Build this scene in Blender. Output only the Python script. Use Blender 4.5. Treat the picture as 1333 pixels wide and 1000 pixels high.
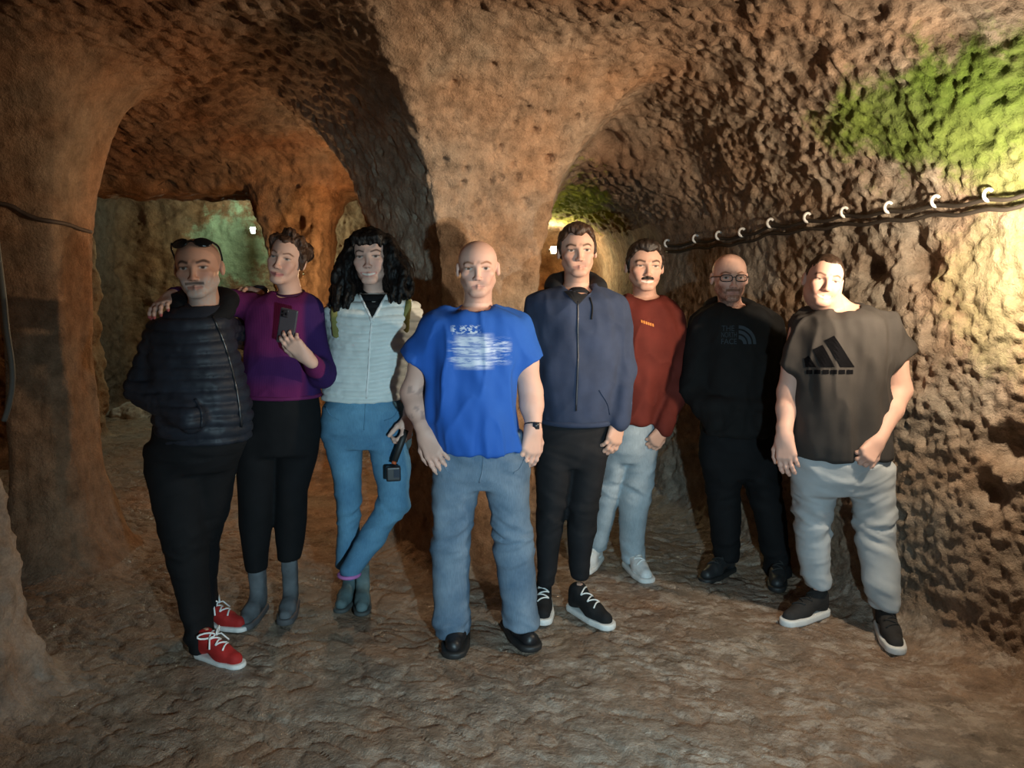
import bpy, bmesh, math, random
import numpy as np
from mathutils import Vector, Matrix
from mathutils.bvhtree import BVHTree

for _o in list(bpy.data.objects):
    bpy.data.objects.remove(_o, do_unlink=True)
scene = bpy.context.scene
col = scene.collection
random.seed(7)

# ------------------------------------------------------------------ camera
FPX, CAMH, PITCH = 988.0, 1.54, math.atan(130.0 / 988.0)
cam_d = bpy.data.cameras.new('camera')
cam_d.sensor_width = 36.0
cam_d.lens = 36.0 * FPX / 1333.0
cam_d.clip_start = 0.05
cam = bpy.data.objects.new('camera', cam_d)
cam.location = (0, 0, CAMH)
cam.rotation_euler = (math.pi / 2 - PITCH, 0, 0)
col.objects.link(cam)
scene.camera = cam

# ------------------------------------------------------------------ world, light, exposure
world = bpy.data.worlds.new('world')
scene.world = world
world.use_nodes = True
_bg = world.node_tree.nodes['Background']
_bg.inputs[0].default_value = (0.50, 0.62, 0.75, 1)
_bg.inputs[1].default_value = 0.03
scene.view_settings.view_transform = 'Standard'
scene.view_settings.look = 'None'
scene.view_settings.gamma = 1.0
scene.view_settings.use_curve_mapping = False
scene.view_settings.exposure = 0.0

KEY_POS = (1.79, 2.62, 1.72)      # wall floodlight beside the group
def point_light(name, loc, color, power, radius):
    l = bpy.data.lights.new(name, 'POINT')
    l.color = color; l.energy = power; l.shadow_soft_size = radius
    o = bpy.data.objects.new(name, l); o.location = loc; col.objects.link(o)
    return o
def spot_light(name, loc, target, color, power, radius, angle, blend):
    l = bpy.data.lights.new(name, 'SPOT')
    l.color = color; l.energy = power; l.shadow_soft_size = radius
    l.spot_size = math.radians(angle); l.spot_blend = blend
    o = bpy.data.objects.new(name, l); o.location = loc
    o.rotation_euler = (Vector(target) - Vector(loc)).to_track_quat('-Z', 'Y').to_euler()
    col.objects.link(o)
    return o
# cool hand torch beam held beside the camera
spot_light('torch_beam', (0.55, 0.02, 1.10), (-0.10, 3.3, 0.26), (0.60, 0.88, 1.0), 300, 0.03, 74, 0.9)

# ------------------------------------------------------------------ pixel helpers
_c, _s = math.cos(PITCH), math.sin(PITCH)
def ray(px, py):
    u = (px - 666.5) / FPX; v = (500.0 - py) / FPX
    return np.array([u, _c + v * _s, -_s + v * _c])
def at(px, py, Y):
    d = ray(px, py); t = Y / d[1]
    return np.array([d[0] * t, Y, CAMH + d[2] * t])
def ground(px, py, z=0.0):
    d = ray(px, py); t = (z - CAMH) / d[2]
    return np.array([d[0] * t, d[1] * t, z])

# ------------------------------------------------------------------ noise
def _hash(ix, iy, iz, seed):
    n = (ix.astype(np.int64) * 374761393 + iy.astype(np.int64) * 668265263 + iz.astype(np.int64) * 1440662683 + seed * 974711) & 0xffffffff
    n = ((n ^ (n >> 13)) * 1274126177) & 0xffffffff
    n = ((n ^ (n >> 15)) * 2246822519) & 0xffffffff
    n = n ^ (n >> 16)
    return (n & 0xffffff).astype(np.float32) / float(0xffffff)
def vnoise(p, freq, seed=0):
    q = np.asarray(p, dtype=np.float64) * np.asarray(freq, dtype=np.float64)
    i = np.floor(q).astype(np.int64)
    f = (q - i).astype(np.float32); f = f * f * (3 - 2 * f)
    r = 0
    for dx in (0, 1):
        wx = f[:, 0] if dx else 1 - f[:, 0]
        for dy in (0, 1):
            wy = f[:, 1] if dy else 1 - f[:, 1]
            for dz in (0, 1):
                wz = f[:, 2] if dz else 1 - f[:, 2]
                r = r + wx * wy * wz * _hash(i[:, 0] + dx, i[:, 1] + dy, i[:, 2] + dz, seed)
    return r * 2 - 1
def fbm(p, freq, octaves=3, seed=0, gain=0.5):
    r = 0; a = 1.0; fr = np.asarray(freq, dtype=np.float64)
    for k in range(octaves):
        r = r + a * vnoise(p, fr, seed + k * 17); a *= gain; fr = fr * 2.03
    return r
def worley(p, freq, seed=0):
    q = np.asarray(p, dtype=np.float64) * np.asarray(freq, dtype=np.float64)
    i = np.floor(q).astype(np.int64); f = (q - i).astype(np.float32)
    best = np.full(len(q), 9.0, np.float32)
    for dx in (-1, 0, 1):
        for dy in (-1, 0, 1):
            for dz in (-1, 0, 1):
                a, b, c = i[:, 0] + dx, i[:, 1] + dy, i[:, 2] + dz
                ex = dx + _hash(a, b, c, seed) - f[:, 0]
                ey = dy + _hash(a, b, c, seed + 1) - f[:, 1]
                ez = dz + _hash(a, b, c, seed + 2) - f[:, 2]
                best = np.minimum(best, ex * ex + ey * ey + ez * ez)
    return np.sqrt(best)

# ------------------------------------------------------------------ signed distance fields -> mesh (surface nets)
def smin(a, b, k):
    if k <= 0: return np.minimum(a, b)
    h = np.maximum(k - np.abs(a - b), 0) / k
    return np.minimum(a, b) - h * h * k * 0.25
def smax(a, b, k): return -smin(-a, -b, k)
_EDGES = [(0,1),(2,3),(4,5),(6,7),(0,2),(1,3),(4,6),(5,7),(0,4),(1,5),(2,6),(3,7)]
def surface_nets(d, xs, ys, zs):
    """d indexed [ix,iy,iz]; negative is inside. Returns verts, quads facing outwards."""
    s = d < 0
    nx, ny, nz = d.shape
    cnt = np.zeros((nx - 1, ny - 1, nz - 1), np.int8)
    for a in (0, 1):
        for b in (0, 1):
            for c in (0, 1):
                cnt += s[a:nx - 1 + a, b:ny - 1 + b, c:nz - 1 + c]
    act = (cnt > 0) & (cnt < 8)
    ix, iy, iz = np.nonzero(act)
    idx = np.full(act.shape, -1, np.int32)
    idx[ix, iy, iz] = np.arange(len(ix), dtype=np.int32)
    corner = [(a, b, c) for a in (0, 1) for b in (0, 1) for c in (0, 1)]   # index = 4a+2b+c
    vals = [d[ix + a, iy + b, iz + c] for a, b, c in corner]
    px = [xs[ix], xs[ix + 1]]; py = [ys[iy], ys[iy + 1]]; pz = [zs[iz], zs[iz + 1]]
    acc = np.zeros((len(ix), 3)); n = np.zeros(len(ix))
    for i, j in _EDGES:
        di, dj = vals[i], vals[j]
        m = (di < 0) != (dj < 0)
        t = np.where(m, di / np.where(m, di - dj, 1), 0)
        for ax, pp, bi, bj in ((0, px, corner[i][0], corner[j][0]), (1, py, corner[i][1], corner[j][1]), (2, pz, corner[i][2], corner[j][2])):
            acc[:, ax] += np.where(m, pp[bi] + (pp[bj] - pp[bi]) * t, 0)
        n += m
    verts = acc / n[:, None]
    quads = []
    # x edges
    A = s[:-1, 1:-1, 1:-1]; B = s[1:, 1:-1, 1:-1]
    for (m, flip) in ((A & ~B, False), (~A & B, True)):
        i, j, k = np.nonzero(m)
        q = np.stack([idx[i, j, k], idx[i, j + 1, k], idx[i, j + 1, k + 1], idx[i, j, k + 1]], 1)
        quads.append(q[:, ::-1] if flip else q)
    A = s[1:-1, :-1, 1:-1]; B = s[1:-1, 1:, 1:-1]
    for (m, flip) in ((A & ~B, True), (~A & B, False)):
        i, j, k = np.nonzero(m)
        q = np.stack([idx[i, j, k], idx[i + 1, j, k], idx[i + 1, j, k + 1], idx[i, j, k + 1]], 1)
        quads.append(q[:, ::-1] if flip else q)
    A = s[1:-1, 1:-1, :-1]; B = s[1:-1, 1:-1, 1:]
    for (m, flip) in ((A & ~B, False), (~A & B, True)):
        i, j, k = np.nonzero(m)
        q = np.stack([idx[i, j, k], idx[i + 1, j, k], idx[i + 1, j + 1, k], idx[i, j + 1, k]], 1)
        quads.append(q[:, ::-1] if flip else q)
    return verts, np.concatenate(quads)

V3 = lambda p: np.asarray(p, dtype=np.float64)
class Field:
    """A list of blended primitives, evaluated only near each primitive."""
    def __init__(self): self.ops = []; self.lo = np.full(3, 9e9); self.hi = np.full(3, -9e9)
    def _add(self, fn, lo, hi, k, mode='u'):
        lo = V3(lo) - k; hi = V3(hi) + k
        self.ops.append((fn, lo, hi, k, mode))
        if mode == 'u':
            self.lo = np.minimum(self.lo, lo); self.hi = np.maximum(self.hi, hi)
        return self
    def cone(self, a, b, ra, rb, k=0.02, flat=False, sub=False, squash=None):
        a = V3(a); b = V3(b); ab = b - a; L2 = max(float(ab @ ab), 1e-9); L = math.sqrt(L2); dr = ab / L
        if squash is not None: sd = V3(squash[0]); sd = sd / np.linalg.norm(sd); sf = squash[1]
        def fn(X, Y, Z):
            x, y, z = X - a[0], Y - a[1], Z - a[2]
            t = np.clip((x * ab[0] + y * ab[1] + z * ab[2]) / L2, 0, 1)
            x, y, z = x - t * ab[0], y - t * ab[1], z - t * ab[2]
            if squash is not None:
                e = (x * sd[0] + y * sd[1] + z * sd[2]) * (1 / sf - 1)
                x, y, z = x + e * sd[0], y + e * sd[1], z + e * sd[2]
            d = np.sqrt(x * x + y * y + z * z) - (ra + (rb - ra) * t)
            if flat:
                d = smax(d, (X - b[0]) * dr[0] + (Y - b[1]) * dr[1] + (Z - b[2]) * dr[2], 0.006)
            return d
        r = max(ra, rb) * 1.05
        return self._add(fn, np.minimum(a, b) - r, np.maximum(a, b) + r, k, 's' if sub else 'u')
    def chain(self, pts, radii, k=0.02, **kw):
        for i in range(len(pts) - 1): self.cone(pts[i], pts[i + 1], radii[i], radii[i + 1], k, **kw)
        return self
    def ell(self, c, r, R=None, k=0.02, sub=False):
        c = V3(c); r = V3(r); Rm = np.eye(3) if R is None else V3(R)      # columns = axes
        def fn(X, Y, Z):
            x, y, z = X - c[0], Y - c[1], Z - c[2]
            u = (x * Rm[0, 0] + y * Rm[1, 0] + z * Rm[2, 0]); v = (x * Rm[0, 1] + y * Rm[1, 1] + z * Rm[2, 1]); w = (x * Rm[0, 2] + y * Rm[1, 2] + z * Rm[2, 2])
            k0 = np.sqrt((u / r[0]) ** 2 + (v / r[1]) ** 2 + (w / r[2]) ** 2)
            k1 = np.sqrt((u / r[0] ** 2) ** 2 + (v / r[1] ** 2) ** 2 + (w / r[2] ** 2) ** 2) + 1e-9
            return k0 * (k0 - 1) / k1
        e = np.sqrt(((Rm * r[None, :]) ** 2).sum(1))
        return self._add(fn, c - e, c + e, k, 's' if sub else 'u')
    def box(self, c, r, R=None, rnd=0.005, k=0.0, sub=False):
        c = V3(c); r = V3(r); Rm = np.eye(3) if R is None else V3(R)
        def fn(X, Y, Z):
            x, y, z = X - c[0], Y - c[1], Z - c[2]
            q = [np.abs(x * Rm[0, i] + y * Rm[1, i] + z * Rm[2, i]) - (r[i] - rnd) for i in range(3)]
            o = np.sqrt(sum(np.maximum(a, 0) ** 2 for a in q))
            return o + np.minimum(np.maximum(np.maximum(q[0], q[1]), q[2]), 0) - rnd
        e = (np.abs(Rm) * r[None, :]).sum(1)
        return self._add(fn, c - e, c + e, k, 's' if sub else 'u')
    def loft(self, rows, k=0.02, n=2.0, grow=0.0, cap=0.012):
        """rows: (z, cx, cy, rx, ry) along world z."""
        rows = sorted(rows); a = np.array(rows, dtype=np.float64)
        zz = np.linspace(a[0, 0], a[-1, 0], 160)
        P = []
        for c in range(1, 5):                       # monotone-ish smooth resample
            y = np.interp(zz, a[:, 0], a[:, c])
            w = 9; ker = np.hanning(w + 2)[1:-1]; ker /= ker.sum()
            yp = np.concatenate([2 * y[0] - y[1:w // 2 + 1][::-1], y, 2 * y[-1] - y[-w // 2:-1][::-1]])
            P.append(np.convolve(yp, ker, 'valid')[:len(zz)])
        z0, z1 = a[0, 0], a[-1, 0]
        rxm = a[:, 3].max() + grow; rym = a[:, 4].max() + grow
        def fn(X, Y, Z):
            z = Z.ravel()
            cx, cy, rx, ry = [np.interp(z, zz, q).reshape(Z.shape) for q in P]
            rx = np.maximum(rx + grow, 0.01); ry = np.maximum(ry + grow, 0.01)
            u = np.abs(X - cx) / rx; v = np.abs(Y - cy) / ry
            if n == 2.0: k0 = np.sqrt(u * u + v * v)
            else: k0 = (u ** n + v ** n) ** (1.0 / n)
            k1 = np.sqrt((u / rx) ** 2 + (v / ry) ** 2) + 1e-9
            d = np.maximum(k0, .25) * (k0 - 1) / np.maximum(k1, 1e-3)
            return smax(d, np.maximum(Z - z1, z0 - Z) + 0 * d, cap)
        lo = [(a[:, 1] - a[:, 3]).min() - grow, (a[:, 2] - a[:, 4]).min() - grow, z0]
        hi = [(a[:, 1] + a[:, 3]).max() + grow, (a[:, 2] + a[:, 4]).max() + grow, z1]
        return self._add(fn, lo, hi, k)
    def custom(self, fn, lo, hi, k=0.0, mode='u'): return self._add(fn, lo, hi, k, mode)
    def sample(self, xs, ys, zs):
        h = max(xs[1] - xs[0], 1e-4)
        d = np.full((len(xs), len(ys), len(zs)), 0.5, np.float32)
        for fn, lo, hi, k, mode in self.ops:
            m = 2.5 * h
            sl = [slice(max(int(np.searchsorted(c, lo[i] - m)), 0), int(np.searchsorted(c, hi[i] + m))) for i, c in enumerate((xs, ys, zs))]
            if any(q.stop - q.start < 1 for q in sl): continue
            X = xs[sl[0]][:, None, None]; Y = ys[sl[1]][None, :, None]; Z = zs[sl[2]][None, None, :]
            v = fn(X, Y, Z)
            cur = d[sl[0], sl[1], sl[2]]
            if mode == 'u': d[sl[0], sl[1], sl[2]] = smin(cur, v, k)
            elif mode == 's': d[sl[0], sl[1], sl[2]] = smax(cur, -v, k)
            else: d[sl[0], sl[1], sl[2]] = smax(cur, v, k)
        return d
    def mesh(self, h, lo=None, hi=None):
        lo = self.lo - 2 * h if lo is None else V3(lo); hi = self.hi + 2 * h if hi is None else V3(hi)
        ax = [lo[i] + h * np.arange(int(math.ceil((hi[i] - lo[i]) / h)) + 1) for i in range(3)]
        return surface_nets(self.sample(*ax), *ax)

def compact(v, f):
    used = np.zeros(len(v), bool); used[f.ravel()] = True
    m = np.cumsum(used) - 1
    return v[used], m[f]
def vnormals(v, f):
    n = np.zeros_like(v)
    fn = np.cross(v[f[:, 2]] - v[f[:, 0]], v[f[:, 3]] - v[f[:, 1]])
    for i in range(4): np.add.at(n, f[:, i], fn)
    return n / (np.linalg.norm(n, axis=1)[:, None] + 1e-12)

# ------------------------------------------------------------------ objects
def link(name, me, parent=None, loc=None):
    o = bpy.data.objects.new(name, me); col.objects.link(o)
    if parent is not None: o.parent = parent
    if loc is not None: o.location = loc
    return o
def mesh_obj(name, v, f, mat, parent=None, off=(0, 0, 0), smooth=True, colors=None):
    me = bpy.data.meshes.new(name)
    v = np.asarray(v, dtype=np.float64) - V3(off)
    if isinstance(f, np.ndarray) and f.ndim == 2:
        k = f.shape[1]
        me.vertices.add(len(v)); me.vertices.foreach_set('co', v.astype(np.float32).ravel())
        me.loops.add(f.size); me.loops.foreach_set('vertex_index', f.astype(np.int32).ravel())
        me.polygons.add(len(f)); me.polygons.foreach_set('loop_start', np.arange(0, f.size, k, dtype=np.int32))
        me.update(calc_edges=True)
    else:
        me.from_pydata([tuple(p) for p in v], [], [tuple(int(i) for i in q) for q in f])
    if smooth: me.polygons.foreach_set('use_smooth', np.ones(len(me.polygons), bool))
    if colors is not None:
        ca = me.color_attributes.new('Col', 'FLOAT_COLOR', 'POINT')
        c4 = np.ones((len(v), 4), np.float32); c4[:, :3] = colors
        ca.data.foreach_set('color', c4.ravel())
    me.validate()
    if mat is not None: me.materials.append(mat)
    return link(name, me, parent)
def empty(name, loc, label, cat, group=None):
    o = bpy.data.objects.new(name, None); o.location = loc; o.empty_display_size = 0.1
    col.objects.link(o); o['label'] = label; o['category'] = cat
    if group: o['group'] = group
    return o
def tag(o, label, cat=None, kind=None):
    o['label'] = label
    if cat: o['category'] = cat
    if kind: o['kind'] = kind
    return o
def tube_mesh(pts, r, sides=8, closed=False):
    pts = [V3(p) for p in pts]; n = len(pts); v = []; f = []
    rr = r if hasattr(r, '__len__') else [r] * n
    prev = None
    for i, p in enumerate(pts):
        a = pts[(i - 1) % n] if closed or i > 0 else p; b = pts[(i + 1) % n] if closed or i < n - 1 else p
        t = b - a; t = t / (np.linalg.norm(t) + 1e-12)
        if prev is None:
            up = np.array([0, 0, 1.0]) if abs(t[2]) < .9 else np.array([1.0, 0, 0])
            s = np.cross(t, up)
        else: s = prev - t * (prev @ t)
        s = s / (np.linalg.norm(s) + 1e-12); prev = s; w = np.cross(t, s)
        for k in range(sides):
            a_ = 2 * math.pi * k / sides
            v.append(p + rr[i] * (math.cos(a_) * s + math.sin(a_) * w))
    for i in range(n if closed else n - 1):
        for k in range(sides):
            a0 = i * sides; b0 = ((i + 1) % n) * sides; k2 = (k + 1) % sides
            f.append((a0 + k, a0 + k2, b0 + k2, b0 + k))
    if not closed:
        f.append(tuple(range(sides))[::-1]); f.append(tuple((n - 1) * sides + k for k in range(sides)))
    return np.array(v), f
def join_meshes(parts):
    v = []; f = []; o = 0
    for pv, pf in parts:
        v.append(np.asarray(pv)); f += [tuple(int(i) + o for i in q) for q in pf]; o += len(pv)
    return np.concatenate(v), f
def box_mesh(c, r, R=None):
    c = V3(c); R = np.eye(3) if R is None else V3(R)
    v = [c + R @ (V3(r) * V3((sx, sy, sz))) for sx in (-1, 1) for sy in (-1, 1) for sz in (-1, 1)]
    return np.array(v), [(0, 1, 3, 2), (4, 6, 7, 5), (0, 4, 5, 1), (2, 3, 7, 6), (0, 2, 6, 4), (1, 5, 7, 3)]
def smooth_path(pts, n=8):
    pts = [V3(p) for p in pts]; out = []
    P = [2 * pts[0] - pts[1]] + pts + [2 * pts[-1] - pts[-2]]
    for i in range(1, len(P) - 2):
        for k in range(n):
            t = k / n; a, b, c, d = P[i - 1:i + 3]
            out.append(.5 * ((2 * b) + (c - a) * t + (2 * a - 5 * b + 4 * c - d) * t * t + (3 * b - a - 3 * c + d) * t ** 3))
    out.append(pts[-1]); return out

# ------------------------------------------------------------------ materials
class NT:
    def __init__(self, name):
        self.m = bpy.data.materials.new(name); self.m.use_nodes = True
        self.t = self.m.node_tree; self.b = self.t.nodes['Principled BSDF']
    def n(self, typ, **kw):
        o = self.t.nodes.new(typ)
        for k, v in kw.items():
            if k.startswith('i_'): o.inputs[k[2:].replace('_', ' ')].default_value = v
            else: setattr(o, k, v)
        return o
    def l(self, a, b): self.t.links.new(a, b)
    def coord(self, scale=(1, 1, 1), loc=(0, 0, 0)):
        tc = self.n('ShaderNodeTexCoord'); mp = self.n('ShaderNodeMapping')
        mp.inputs['Scale'].default_value = scale; mp.inputs['Location'].default_value = loc
        self.l(tc.outputs['Object'], mp.inputs['Vector']); return mp.outputs['Vector']
    def noise(self, vec, scale, detail=4, rough=.55):
        o = self.n('ShaderNodeTexNoise'); o.inputs['Scale'].default_value = scale
        o.inputs['Detail'].default_value = detail; o.inputs['Roughness'].default_value = rough
        self.l(vec, o.inputs['Vector']); return o.outputs['Fac']
    def ramp(self, fac, stops, interp='LINEAR'):
        o = self.n('ShaderNodeValToRGB'); o.color_ramp.interpolation = interp
        e = o.color_ramp.elements
        while len(e) < len(stops): e.new(0.5)
        for i, (p, c) in enumerate(stops):
            e[i].position = p
            e[i].color = (c, c, c, 1) if not hasattr(c, '__len__') else (c[0], c[1], c[2], 1)
        self.l(fac, o.inputs['Fac']); return o.outputs['Color']
    def mix(self, fac, a, b, blend='MIX'):
        o = self.n('ShaderNodeMix', data_type='RGBA', blend_type=blend)
        for val, idx in ((fac, 0), (a, 6), (b, 7)):
            if hasattr(val, 'is_output') or isinstance(val, bpy.types.NodeSocket): self.l(val, o.inputs[idx])
            elif idx == 0: o.inputs[0].default_value = val
            else: o.inputs[idx].default_value = (val[0], val[1], val[2], 1)
        return o.outputs[2]
    def math(self, op, a, b=None, clamp=False):
        o = self.n('ShaderNodeMath', operation=op, use_clamp=clamp)
        for i, val in enumerate((a, b)):
            if val is None: continue
            if isinstance(val, bpy.types.NodeSocket): self.l(val, o.inputs[i])
            else: o.inputs[i].default_value = val
        return o.outputs[0]
    def bump(self, h, strength, dist=0.01):
        o = self.n('ShaderNodeBump'); o.inputs['Strength'].default_value = strength; o.inputs['Distance'].default_value = dist
        self.l(h, o.inputs['Height']); self.l(o.outputs[0], self.b.inputs['Normal']); return o
    def base(self, c):
        if isinstance(c, bpy.types.NodeSocket): self.l(c, self.b.inputs['Base Color'])
        else: self.b.inputs['Base Color'].default_value = (c[0], c[1], c[2], 1)
    def set(self, **kw):
        for k, v in kw.items(): self.b.inputs[k.replace('_', ' ')].default_value = v
        return self
def cloth(name, c, rough=.85, var=.25, scale=9.0, weave=420.0, bump=.25, sheen=0.0):
    t = NT(name); v = t.coord()
    f = t.noise(v, scale, 3)
    t.base(t.mix(t.ramp(f, [(.3, 0), (.7, 1)]), [x * (1 - var) for x in c], [min(x * (1 + var), 1) for x in c]))
    t.bump(t.noise(v, weave, 2), bump, .002)
    t.set(Roughness=rough, Specular_IOR_Level=.25)
    return t.m
def plain(name, c, rough=.5, metal=0.0, spec=.5, emit=None, estr=0):
    t = NT(name); v = t.coord(); f = t.noise(v, 60, 2)
    t.base(t.mix(f, [x * .9 for x in c], [min(x * 1.1, 1) for x in c]))
    t.set(Roughness=rough, Metallic=metal, Specular_IOR_Level=spec)
    if emit: t.b.inputs['Emission Color'].default_value = (*emit, 1); t.b.inputs['Emission Strength'].default_value = estr
    return t.m
def hairmat(name, c, spec=.35):
    t = NT(name); v = t.coord((1, 1, .35))
    f = t.noise(v, 130, 3)
    t.base(t.mix(t.ramp(f, [(.3, 0), (.7, 1)]), [x * .5 for x in c], [min(x * 1.5, 1) for x in c]))
    t.bump(t.noise(v, 240, 2), .5, .004); t.set(Roughness=.5, Specular_IOR_Level=spec)
    return t.m
def skinmat(name):
    t = NT(name); a = t.n('ShaderNodeVertexColor', layer_name='Col'); v = t.coord()
    f = t.noise(v, 30, 4)
    t.base(t.mix(.16, a.outputs['Color'], t.mix(f, (.40, .16, .10), (.85, .62, .50)), 'OVERLAY'))
    t.bump(t.noise(v, 500, 2), .10, .001)
    t.set(Roughness=.55, Specular_IOR_Level=.35, Subsurface_Weight=.0)
    return t.m
SKIN = skinmat('skin')
# ================================================================== the cave
def wall_x(y):
    return np.interp(y, [-3.0, 0.0, 2.98, 4.5, 5.3, 6.5, 12.0], [3.7, 3.12, 1.94, 1.34, 1.03, .93, .86])
def poly_sd(X, Y, pts):
    """signed distance to a convex-ish 2D polygon (negative inside)"""
    d = np.full(np.broadcast(X, Y).shape, 9e9); ins = np.zeros(d.shape, bool)
    n = len(pts)
    for i in range(n):
        x0, y0 = pts[i]; x1, y1 = pts[(i + 1) % n]
        ex, ey = x1 - x0, y1 - y0
        wx, wy = X - x0, Y - y0
        t = np.clip((wx * ex + wy * ey) / (ex * ex + ey * ey), 0, 1)
        d = np.minimum(d, (wx - ex * t) ** 2 + (wy - ey * t) ** 2)
        c = ((y0 > Y) != (y1 > Y)) & (X < (x1 - x0) * (Y - y0) / ((y1 - y0) if y1 != y0 else 1e-9) + x0)
        ins ^= c
    d = np.sqrt(d)
    return np.where(ins, -d, d)
def sharp_sd(X, Y, planes):
    d = -9.0
    for x0, y0, x1, y1 in planes:            # outward normal lies to the right of the direction of travel
        l = math.hypot(x1 - x0, y1 - y0); nx, ny = (y1 - y0) / l, -(x1 - x0) / l
        d = np.maximum(d, (X - x0) * nx + (Y - y0) * ny)
    return d
P_CENTRE = [(-.36, 4.05, .10, 4.30), (.10, 4.30, .10, 8.6), (-.74, 8.6, -.74, 4.6), (-.70, 4.56, -.36, 4.05)]
P_LEFT = [(-2.58, 3.95), (-2.40, 3.97), (-2.41, 4.25), (-2.60, 4.3)]
P_FRONT = [(-6.0, -3.0), (-2.0, -3.0), (-1.92, 1.0), (-1.85, 2.75), (-2.05, 2.95), (-6.0, 2.95)]
P_MID = [(-1.90, 6.1), (-1.54, 6.05), (-1.54, 6.5), (-1.88, 6.55)]
P_MIDR = [(-.98, 6.1), (-.5, 6.0), (-.5, 6.9), (-1.0, 6.9)]
P_BACKL = [(-6.0, 6.3), (-3.9, 6.3), (-3.85, 7.2), (-6.0, 7.2)]
def cave_parts(X, Y, Z):
    """distance into the void for every piece of rock (negative = rock)"""
    fl = 0.0 + .10 * np.clip((X - (wall_x(Y) - .34)) / .34, 0, 1) ** 2 + .10 * np.clip((Y - 4.6) / 2.5, 0, 1)
    floor = Z - fl
    front = 2.76 - .05 * np.clip(Y - 2.5, 0, 2) + .06 * np.sin(X * 1.3 + .5) * np.cos(Y * 1.1)
    leftc = 2.74 - .20 * np.clip(Y - 4.3, 0, 1.8)
    tun = 2.26 - .05 * np.clip(Y - 5, 0, 4)
    wl = np.clip((Y - 3.9) / .8, 0, 1) * np.clip((.1 - X) / .3, 0, 1)
    wt = np.clip((Y - 4.5) / .35, 0, 1) * np.clip((X - .0) / .2, 0, 1)
    zc = front * (1 - wl) * (1 - wt) + leftc * wl + tun * wt
    zc = np.where(Y > 6.8, np.maximum(zc, np.where(X < 0, 2.55, 0)), zc)
    ceil = zc - Z
    # right wall: vertical up to 1.9 m, then the vault springs
    vault = np.clip(Z - 1.70, 0, 2)
    lean = .03 * np.clip(1.0 - Z, 0, 1)
    wr = (wall_x(Y) - lean - .62 * vault ** 1.7 - X) * .92
    flare = .34 * np.exp(-(2.35 - np.minimum(Z, 2.9)) / .42)
    foot = np.exp(-Z / .28)
    pc = sharp_sd(X, Y, P_CENTRE) - flare - .15 * foot - .0
    pl = poly_sd(X, Y, P_LEFT) - .5 * flare - .18 * foot - .05
    pf = poly_sd(X + .07 * Z, Y, P_FRONT) - .06 * foot
    pm = poly_sd(X, Y, P_MID) - .6 * flare - .10 * foot
    pr = poly_sd(X, Y, P_MIDR) - .7 * flare
    pb = poly_sd(X, Y, P_BACKL)
    lint = np.maximum(np.maximum(2.28 - Z, np.abs(Y - 6.4) - .33), X + .6)
    back_l = (9.1 - Y) + 0 * X + 0 * Z
    back_t = np.maximum(8.0 - Y, .0 - X) + 0 * Z
    wleft = (X + 4.7) + .0 * Y + .15 * np.sin(Y * 2) + 0 * Z
    wn = np.maximum((X + 3.5), np.maximum(2.5 - Y, Y - 4.8)) + 0 * Z     # niche behind the front rock
    return dict(floor=floor, ceil=ceil, right=wr, centre=pc, left=pl, front=pf,
                back=np.minimum(np.minimum(np.minimum(pm, pr), pb), np.minimum(lint, np.minimum(back_l, back_t))),
                far=np.minimum(wleft, wn))
def cave_sd(X, Y, Z):
    c = cave_parts(X, Y, Z)
    d = smin(c['ceil'], c['right'], .45)
    d = smin(d, c['centre'], .10)
    d = smin(d, c['left'], .22)
    d = smin(d, c['front'], .15)
    d = smin(d, c['back'], .18)
    d = smin(d, c['far'], .2)
    return smin(d, c['floor'], .10)

def build_cave():
    xs = np.concatenate([np.arange(-4.9, -2.7, .05), np.arange(-2.7, 2.6, .024), np.arange(2.6, 4.3, .05)])
    ys = np.concatenate([np.arange(-2.4, 1.0, .06), np.arange(1.0, 4.8, .024), np.arange(4.8, 9.3, .045)])
    zs = np.arange(-.15, 2.95, .025)
    d = np.empty((len(xs), len(ys), len(zs)), np.float32)
    for a in range(0, len(ys), 24):
        X = xs[:, None, None]; Y = ys[None, a:a + 24, None]; Z = zs[None, None, :]
        d[:, a:a + 24, :] = cave_sd(X, Y, Z)
    # negative = rock, so the surface faces the void already
    v, f = surface_nets(d, xs, ys, zs)
    del d
    return v, f

def subdivide(v, f):
    """split every quad into four (linear), shared edge points"""
    e = np.concatenate([np.sort(f[:, [i, (i + 1) % 4]], 1) for i in range(4)])
    key = e[:, 0].astype(np.int64) * len(v) + e[:, 1]
    u, inv = np.unique(key, return_inverse=True)
    ev = .5 * (v[u // len(v)] + v[u % len(v)])
    n = len(v); m = len(f)
    ei = (inv + n).reshape(4, m)
    ci = n + len(u) + np.arange(m)
    cv = v[f].mean(1)
    nv = np.concatenate([v, ev, cv])
    q = [np.stack([f[:, i], ei[i], ci, ei[(i + 3) % 4]], 1) for i in range(4)]
    return nv, np.concatenate(q)

def relax(v, f, k=.5, it=1):
    for _ in range(it):
        s = np.zeros_like(v); c = np.zeros(len(v))
        for i in range(4):
            a, b = f[:, i], f[:, (i + 1) % 4]
            np.add.at(s, a, v[b]); np.add.at(c, a, 1); np.add.at(s, b, v[a]); np.add.at(c, b, 1)
        v = v * (1 - k) + k * s / np.maximum(c, 1)[:, None]
    return v

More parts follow.
